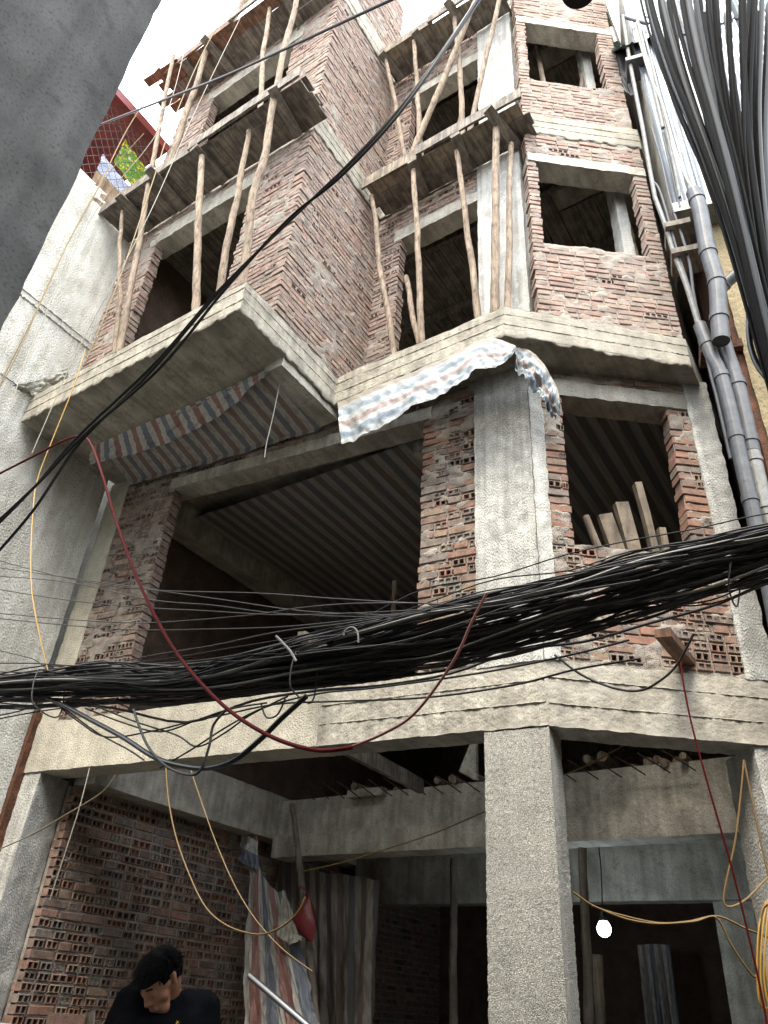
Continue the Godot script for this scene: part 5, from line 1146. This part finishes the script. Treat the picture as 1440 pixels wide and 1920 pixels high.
# the street round the viewer: pavement, and unseen houses added to shape the light
func build_surroundings() -> void:
	var pv := MB.new()
	rough(pv, Vector3(-5.8, 0, -3.9), Vector3(-0.3, 0.18, -2.2), 0.25, 0.004)
	part(self, "pavement", pv.mesh(), M.asphalt).set_meta("kind", "structure")
	var o := thing("added_opposite_house", "unseen rendered house front added across the alley to shape the light", "house")
	block(o, "wall", Transform3D.IDENTITY, Vector3(-9.0, 0, 1.7), Vector3(8.0, 8.0, 4.5), M.white, 0.4, 0.01)  # unseen front, blocks low sky and bounces light onto the facade
	block(o, "added_overhang", Transform3D.IDENTITY, Vector3(-3.2, 5.2, 0.5), Vector3(6.0, 8.0, 1.7), M.white, 0.4, 0.01)  # overhang added out of view to darken the near wall and the rooms
	var e := thing("added_alley_house", "unseen rendered house front added at the alley end to cut the light", "house")
	block(e, "wall", Transform3D.IDENTITY, Vector3(5.0, 0, -8.0), Vector3(8.0, 6.5, 1.68), M.dirty, 0.5, 0.01)  # added out of view to hold back light coming along the alley

func more_materials() -> void:
	M.shirt = mat(surf_tex(85, Color(0.05, 0.052, 0.06), Color(0.085, 0.088, 0.10), Color(0.06, 0.06, 0.07), 0.3, 0.25, 0.0, 0.0, 256), Vector3(6, 6, 6), 0.95); M.shirt.metallic_specular = 0.05
	M.gold = plain(Color(0.80, 0.62, 0.25), 0.35, 0.6)
	M.trousers = plain(Color(0.12, 0.13, 0.17), 0.9)
	M.hair = plain(Color(0.05, 0.05, 0.055), 0.6); M.hair.metallic_specular = 0.15
	M.bag = plain(Color(0.45, 0.16, 0.17), 0.4); M.bag.backlight_enabled = true; M.bag.backlight = Color(0.3, 0.06, 0.06)
	M.dark_sheet = plain(Color(0.17, 0.17, 0.175), 0.55)
	M.glow = plain(Color(1, 1, 1), 0.5)
	M.glow.emission_enabled = true; M.glow.emission = Color(0.92, 0.97, 1.0); M.glow.emission_energy_multiplier = 2.0
	M.sack = mat(surf_tex(81, Color(0.62, 0.66, 0.70), Color(0.80, 0.81, 0.80), Color(0.35, 0.45, 0.58), 0.7, 0.1, 0.1), Vector3(2, 2, 2), 0.7)
	var im := Image.create(128, 128, false, Image.FORMAT_RGB8)
	var z := noise(0.05, 3, 91)
	for y in 128:
		for x in 128:
			var c := Color(0.24, 0.42, 0.10).lerp(Color(0.50, 0.62, 0.18), 0.5 + 0.5 * z.get_noise_2d(x, y))
			im.set_pixel(x, y, c)
	for k in 60:
		var cx := rng.randi_range(0, 127); var cy := rng.randi_range(0, 127); var rr := rng.randi_range(4, 9)
		var pc := Color(0.82, 0.72, 0.10) if rng.randf() < 0.75 else (Color(0.10, 0.42, 0.24) if rng.randf() < 0.6 else Color(0.80, 0.80, 0.72))
		for y in range(-rr, rr + 1):
			for x in range(-rr, rr + 1):
				var a := atan2(y, x)
				if Vector2(x, y).length() < rr * (0.65 + 0.35 * cos(a * 5.0)): im.set_pixel(posmod(cx + x, 128), posmod(cy + y, 128), pc)
	im.generate_mipmaps()
	M.flower = plain(Color(1, 1, 1), 0.6); M.flower.albedo_texture = ImageTexture.create_from_image(im)
	var il := Image.create(128, 128, false, Image.FORMAT_RGB8)
	for y in 128:
		for x in 128:
			il.set_pixel(x, y, Color(0.50, 0.55, 0.70) if ((x + y) % 16 < 3 or posmod(x - y, 16) < 3) else Color(0.74, 0.76, 0.82))
	il.generate_mipmaps()
	M.lattice = plain(Color(1, 1, 1), 0.7); M.lattice.albedo_texture = ImageTexture.create_from_image(il)

func build_rest() -> void:
	more_materials()
	build_left_neighbour()
	build_right_neighbour()
	build_near_wall()
	build_timber()
	build_cloth()
	build_cables()
	build_small()
	build_person()
	build_surroundings()
	print("rest ", Time.get_ticks_msec())

# ------------------------------------------------------------------ person
# caps: [a, b, ra, rb]; smooth union of tapered capsules
func field(p: Vector3, caps: Array, k: float) -> float:
	var d := 1e9
	for c in caps:
		var a: Vector3 = c[0]; var ab: Vector3 = c[1] - a
		var pa := p - a
		var h := clampf(pa.dot(ab) / maxf(ab.length_squared(), 1e-9), 0.0, 1.0)
		var e: float = (pa - ab * h).length() - lerpf(c[2], c[3], h)
		if d > 1e8: d = e
		else:
			var s := clampf(0.5 + 0.5 * (e - d) / k, 0.0, 1.0)
			d = lerpf(e, d, s) - k * s * (1.0 - s)
	return d

func nets(mb: MB, lo: Vector3, hi: Vector3, cell: float, f: Callable, x := Transform3D.IDENTITY) -> void:
	var nx := int((hi.x - lo.x) / cell) + 2; var ny := int((hi.y - lo.y) / cell) + 2; var nz := int((hi.z - lo.z) / cell) + 2
	var v := PackedFloat32Array()
	v.resize(nx * ny * nz)
	for k in nz:
		for j in ny:
			for i in nx:
				v[(k * ny + j) * nx + i] = f.call(lo + Vector3(i, j, k) * cell)
	var id := {}
	var pos := PackedVector3Array()
	var offs := [0, 1, nx, nx + 1, nx * ny, nx * ny + 1, nx * ny + nx, nx * ny + nx + 1]
	var edges := [[0, 1], [2, 3], [4, 5], [6, 7], [0, 2], [1, 3], [4, 6], [5, 7], [0, 4], [1, 5], [2, 6], [3, 7]]
	for k in nz - 1:
		for j in ny - 1:
			for i in nx - 1:
				var b := (k * ny + j) * nx + i
				var s := 0
				for o in offs: s += 1 if v[b + o] < 0.0 else 0
				if s == 0 or s == 8: continue
				var acc := Vector3.ZERO; var n := 0
				for e in edges:
					var va := v[b + offs[e[0]]]; var vb := v[b + offs[e[1]]]
					if (va < 0.0) != (vb < 0.0):
						var t := va / (va - vb)
						var pa := Vector3(e[0] & 1, (e[0] >> 1) & 1, e[0] >> 2); var pb := Vector3(e[1] & 1, (e[1] >> 1) & 1, e[1] >> 2)
						acc += pa.lerp(pb, t); n += 1
				id[b] = pos.size()
				pos.append(lo + (Vector3(i, j, k) + acc / n) * cell)
	var nrm := PackedVector3Array()
	for p in pos:
		var e := cell * 0.7
		nrm.append(Vector3(f.call(p + Vector3(e, 0, 0)) - f.call(p - Vector3(e, 0, 0)), f.call(p + Vector3(0, e, 0)) - f.call(p - Vector3(0, e, 0)), f.call(p + Vector3(0, 0, e)) - f.call(p - Vector3(0, 0, e))).normalized())
	var st := [1, nx, nx * ny]
	for b in id:
		for ax in 3:
			var va := v[b]; var vb := v[b + st[ax]]
			if (va < 0.0) == (vb < 0.0): continue
			var u: int = st[(ax + 1) % 3]; var w: int = st[(ax + 2) % 3]
			if not (id.has(b - u) and id.has(b - w) and id.has(b - u - w)): continue
			var q := [id[b], id[b - u], id[b - u - w], id[b - w]]
			if va < 0.0: q = [q[3], q[2], q[1], q[0]]
			for t in [0, 1, 2, 0, 2, 3]: mb.put(x * pos[q[t]], x.basis * nrm[q[t]])

func build_person() -> void:
	var at := Vector3(-3.252, 1.784, -3.111)
	var who := thing("person", "person in a black shirt with a small gold emblem looking down", "person", Vector3(at.x, 0.19, at.z))
	who.scale = Vector3.ONE * 1.03
	who.rotation.y = atan2(-at.x, -at.z) - 0.15
	var skin := mat(surf_tex(87, Color(0.50, 0.36, 0.28), Color(0.57, 0.41, 0.32), Color(0.53, 0.34, 0.27), 0.4, 0.05, 0.0, 0.0, 256), Vector3(5, 5, 5), 0.55)
	skin.metallic_specular = 0.3
	skin.subsurf_scatter_enabled = true; skin.subsurf_scatter_strength = 0.15
	var torso := [[Vector3(0, 0.95, 0), Vector3(0, 1.20, 0.0), 0.135, 0.145], [Vector3(-0.05, 0.98, 0), Vector3(0.05, 0.98, 0), 0.125, 0.125], [Vector3(-0.10, 1.26, 0.0), Vector3(0.10, 1.26, 0.0), 0.115, 0.115], [Vector3(-0.15, 1.355, -0.015), Vector3(0.15, 1.355, -0.015), 0.062, 0.062], [Vector3(0, 1.34, -0.02), Vector3(0, 1.44, 0.0), 0.075, 0.06]]
	var arms := []; var legs := []; var hands := []
	for s: float in [-1.0, 1.0]:
		var sh := Vector3(s * 0.175, 1.36, -0.01); var el := Vector3(s * 0.245, 1.08, -0.02); var wr := Vector3(s * 0.20, 0.86, 0.12)
		arms.append([sh, el, 0.056, 0.042]); arms.append([el, wr, 0.042, 0.028])
		legs.append([Vector3(s * 0.085, 0.90, 0), Vector3(s * 0.095, 0.48, 0.015), 0.085, 0.056])
		legs.append([Vector3(s * 0.095, 0.48, 0.015), Vector3(s * 0.10, 0.08, -0.01), 0.056, 0.036])
		legs.append([Vector3(s * 0.10, 0.045, -0.04), Vector3(s * 0.115, 0.03, 0.16), 0.038, 0.028])
		var dr := (wr - el).normalized()
		var pm := wr + dr * 0.075
		hands.append([wr, pm, 0.027, 0.032])
		for q in 4:
			var o := Vector3(0, 0.02 - 0.0, 0).lerp(Vector3(0, -0.036, 0), q / 3.0) + Vector3(0, 0.008, 0)
			var k0 := pm + dr * 0.012 + o.rotated(Vector3.RIGHT, -0.4)
			var l: float = [0.042, 0.047, 0.044, 0.035][q]
			var k1 := k0 + dr * l + Vector3(-s * 0.006, 0, 0)
			var k2 := k1 + (dr + Vector3(-s * 0.7, -0.2, 0)).normalized() * l * 0.75
			hands.append([k0, k1, 0.0095, 0.0085]); hands.append([k1, k2, 0.0085, 0.0075])
		hands.append([wr + dr * 0.02 + Vector3(-s * 0.012, 0.02, 0), wr + dr * 0.065 + Vector3(-s * 0.035, 0.03, 0.01), 0.013, 0.010])
		hands.append([wr + dr * 0.065 + Vector3(-s * 0.035, 0.03, 0.01), wr + dr * 0.095 + Vector3(-s * 0.042, 0.025, 0.01), 0.010, 0.008])
	# head in its own frame: x left, y up, z face
	var hx := Transform3D(Basis.from_euler(Vector3(0.80, -0.72, 0.12)), Vector3(-0.025, 1.455, 0.10))
	var hc := [[Vector3(0, 0.035, -0.025), Vector3(0, 0.030, 0.012), 0.088, 0.082], [Vector3(0, -0.005, 0.045), Vector3(0, -0.055, 0.055), 0.058, 0.046], [Vector3(-0.02, -0.082, 0.062), Vector3(0.02, -0.082, 0.062), 0.026, 0.026],
		[Vector3(-0.03, 0.030, 0.080), Vector3(0.03, 0.030, 0.080), 0.014, 0.014], [Vector3(0, 0.018, 0.094), Vector3(0, -0.022, 0.113), 0.009, 0.013], [Vector3(-0.012, -0.026, 0.102), Vector3(0.012, -0.026, 0.102), 0.009, 0.009],
		[Vector3(-0.016, -0.052, 0.098), Vector3(0.016, -0.052, 0.098), 0.007, 0.007], [Vector3(-0.014, -0.062, 0.096), Vector3(0.014, -0.062, 0.096), 0.008, 0.008],
		[Vector3(-0.032, 0.008, 0.078), Vector3(-0.034, 0.008, 0.079), 0.014, 0.014], [Vector3(0.032, 0.008, 0.078), Vector3(0.034, 0.008, 0.079), 0.014, 0.014],
		[Vector3(-0.045, -0.03, 0.05), Vector3(0.045, -0.03, 0.05), 0.026, 0.026]]
	var ears := [[Vector3(-0.086, 0.018, -0.012), Vector3(-0.084, -0.018, -0.004), 0.013, 0.009], [Vector3(0.086, 0.018, -0.012), Vector3(0.084, -0.018, -0.004), 0.013, 0.009]]
	var ih := hx.affine_inverse()
	var hl := []
	for c in hc + ears: hl.append([hx * c[0], hx * c[1], c[2], c[3]])
	hl.append([Vector3(0, 1.36, -0.02), hx * Vector3(0, -0.03, -0.03), 0.058, 0.052])
	var all := torso + arms + legs
	var mb := MB.new()
	nets(mb, Vector3(-0.34, -0.02, -0.17), Vector3(0.34, 1.43, 0.24), 0.018, func(p): return field(p, all, 0.03))
	for s in [-1.0, 1.0]:
		var hs := hands.slice(0, 11) if s < 0 else hands.slice(11)
		var c0: Vector3 = hs[0][1]
		nets(mb, c0 - Vector3(0.075, 0.12, 0.10), c0 + Vector3(0.075, 0.09, 0.15), 0.006, func(p): return field(p, hs, 0.006))
	nets(mb, Vector3(-0.17, 1.27, -0.12), Vector3(0.15, 1.63, 0.27), 0.006, func(p): return field(p, hl, 0.012))
	part(who, "body", mb.mesh(), skin)
	# shirt
	var sm := MB.new()
	var cloth_caps := []
	for c in torso.slice(0, 4): cloth_caps.append([c[0], c[1], c[2] + 0.02, c[3] + 0.018])
	for c in [arms[0], arms[2]]: cloth_caps.append([c[0], c[1], c[2] + 0.016, c[3] + 0.026])
	nets(sm, Vector3(-0.36, 0.78, -0.20), Vector3(0.36, 1.46, 0.22), 0.014, func(p): return maxf(maxf(field(p, cloth_caps, 0.03) + 0.006 * nzm.get_noise_3dv(p * 1.3), 0.84 - p.y), maxf(0.062 - Vector2(p.x, p.z + 0.0).length() if p.y > 1.385 else -1.0, (absf(p.x) - 0.19) * 0.8 + (1.17 - p.y) * 0.9 if p.y < 1.22 and absf(p.x) > 0.17 else -1.0)))
	var shirt := part(who, "shirt", sm.mesh(), M.shirt)
	var em := MB.new()
	for k in 7:
		var a := TAU * k / 7.0
		em.tri(Vector3(0, 0, 0.003), Vector3(cos(a) * 0.006, sin(a) * 0.006, 0), Vector3(cos(a + 0.45) * (0.017 if k % 2 == 0 else 0.012), sin(a + 0.45) * 0.014, 0.001))
	part(shirt, "emblem", em.mesh(), M.gold, Transform3D(Basis(Vector3.UP, 0.25), Vector3(0.085, 1.30, 0.134)))
	# trousers and shoes
	var tm := MB.new()
	var tc := [[Vector3(-0.05, 0.95, 0), Vector3(0.05, 0.95, 0), 0.14, 0.14]]
	for c in legs:
		if c[0].y > 0.3: tc.append([c[0], c[1], c[2] + 0.02, c[3] + 0.028])
	nets(tm, Vector3(-0.24, 0.08, -0.18), Vector3(0.24, 1.02, 0.18), 0.02, func(p): return maxf(field(p, tc, 0.03), maxf(p.y - 0.98, 0.1 - p.y)))
	part(who, "trousers", tm.mesh(), M.trousers)
	for s in [-1.0, 1.0]:
		var so := MB.new()
		var sc := [[Vector3(s * 0.10, 0.045, -0.04), Vector3(s * 0.115, 0.038, 0.17), 0.048, 0.040], [Vector3(s * 0.10, 0.08, -0.02), Vector3(s * 0.105, 0.06, 0.05), 0.048, 0.045]]
		nets(so, Vector3(s * 0.1 - 0.09, -0.01, -0.12), Vector3(s * 0.1 + 0.09, 0.15, 0.24), 0.014, func(p): return maxf(field(p, sc, 0.02), 0.004 - p.y))
		part(who, "shoe", so.mesh(), M.black)
	# hair: cap of short hair with tufts
	var hm := MB.new()
	var cap := [[Vector3(0, 0.045, -0.030), Vector3(0, 0.046, 0.018), 0.094, 0.086], [Vector3(-0.02, 0.082, 0.062), Vector3(0.02, 0.082, 0.062), 0.024, 0.024]]
	var hf := func(p: Vector3) -> float:
		var d := field(p, cap, 0.02) + 0.005 * nzf.get_noise_3dv(p * Vector3(7, 3, 7)) + 0.004 * nzm.get_noise_3dv(p * 9.0)
		var line := (0.045 - p.y) * 0.8 if p.z > 0.045 else ((0.010 - p.y) * 0.7 if p.z > -0.01 else (-0.052 - p.y) * 0.7)
		return maxf(d, line)
	nets(hm, Vector3(-0.125, -0.09, -0.16), Vector3(0.125, 0.18, 0.14), 0.006, hf, hx)
	for k in 2600:
		var a := rng.randf() * TAU; var el2 := asin(rng.randf_range(-0.1, 1.0))
		var d := Vector3(cos(a) * cos(el2), sin(el2), sin(a) * cos(el2))
		if d.z > 0.55 and d.y < 0.28: continue
		var c := Vector3(0, 0.048, -0.006) + d * Vector3(0.092, 0.092, 0.104)
		var fl := (Vector3(d.x * 0.8, -0.35, 0.55 if d.z > -0.2 else -0.3) + Vector3(rng.randf_range(-0.4, 0.4), rng.randf_range(-0.2, 0.3), 0)).normalized()
		var sd := d.cross(fl).normalized() * 0.0022
		var tip := c + d * rng.randf_range(0.004, 0.016) + fl * rng.randf_range(0.015, 0.042)
		hm.tri(hx * (c - sd), hx * (c + sd), hx * tip)
	for s in [-1.0, 1.0]:
		tube(hm, PackedVector3Array([hx * Vector3(s * 0.050, 0.030, 0.083), hx * Vector3(s * 0.034, 0.036, 0.094), hx * Vector3(s * 0.016, 0.033, 0.096)]), 0.004, 0.003, 5)
		tube(hm, PackedVector3Array([hx * Vector3(s * 0.046, 0.006, 0.086), hx * Vector3(s * 0.033, 0.001, 0.0935), hx * Vector3(s * 0.020, 0.005, 0.089)]), 0.002, 0.002, 5)
	part(who, "hair", hm.mesh(), M.hair)

func _ready() -> void:
	rng.seed = 20240611
	nzf = noise(9.0, 3, 5); nzm = noise(3.2, 3, 6); nzl = noise(1.3, 3, 7)
	var cam := Camera3D.new()
	cam.name = "camera"
	add_child(cam)
	cam.fov = rad_to_deg(2.0 * atan(960.0 / 1420.0))
	cam.transform = Transform3D(Basis(Vector3(0.83980, 0.05930, -0.53965), Vector3(0.25951, 0.82926, 0.49497), Vector3(0.47686, -0.55572, 0.68102)).orthonormalized(), CAM)
	cam.near = 0.05
	cam.far = 900.0
	cam.current = true
	var we := WorldEnvironment.new()
	var env := Environment.new()
	env.background_mode = Environment.BG_SKY
	var sky := Sky.new()
	var sm := ProceduralSkyMaterial.new()
	sm.sky_top_color = Color(0.86, 0.89, 0.93)
	sm.sky_horizon_color = Color(0.92, 0.93, 0.94)
	sm.ground_horizon_color = Color(0.42, 0.41, 0.40)
	sm.ground_bottom_color = Color(0.3, 0.3, 0.3)
	sm.sky_curve = 0.3
	sm.sky_energy_multiplier = 1.0
	sky.sky_material = sm
	env.sky = sky
	env.tonemap_mode = Environment.TONE_MAPPER_LINEAR
	env.tonemap_exposure = 8.6
	env.sdfgi_enabled = true
	env.ssao_enabled = true
	env.ssil_enabled = true
	we.environment = env
	add_child(we)
	var sun := DirectionalLight3D.new()
	sun.name = "sun"
	sun.light_energy = 0.3
	sun.light_angular_distance = 25.0
	sun.light_color = Color(1.0, 0.97, 0.92)
	sun.shadow_enabled = true
	sun.rotation_degrees = Vector3(-58, 12, 0)
	add_child(sun)

	make_materials()
	print("materials ", Time.get_ticks_msec())
	var gm := MB.new()
	gm.quad(Vector3(-300, 0, 300), Vector3(300, 0, 300), Vector3(300, 0, -300), Vector3(-300, 0, -300))
	var g := part(self, "ground", gm.mesh(), M.asphalt)
	g.set_meta("kind", "structure")
	build_house()
	build_rest()
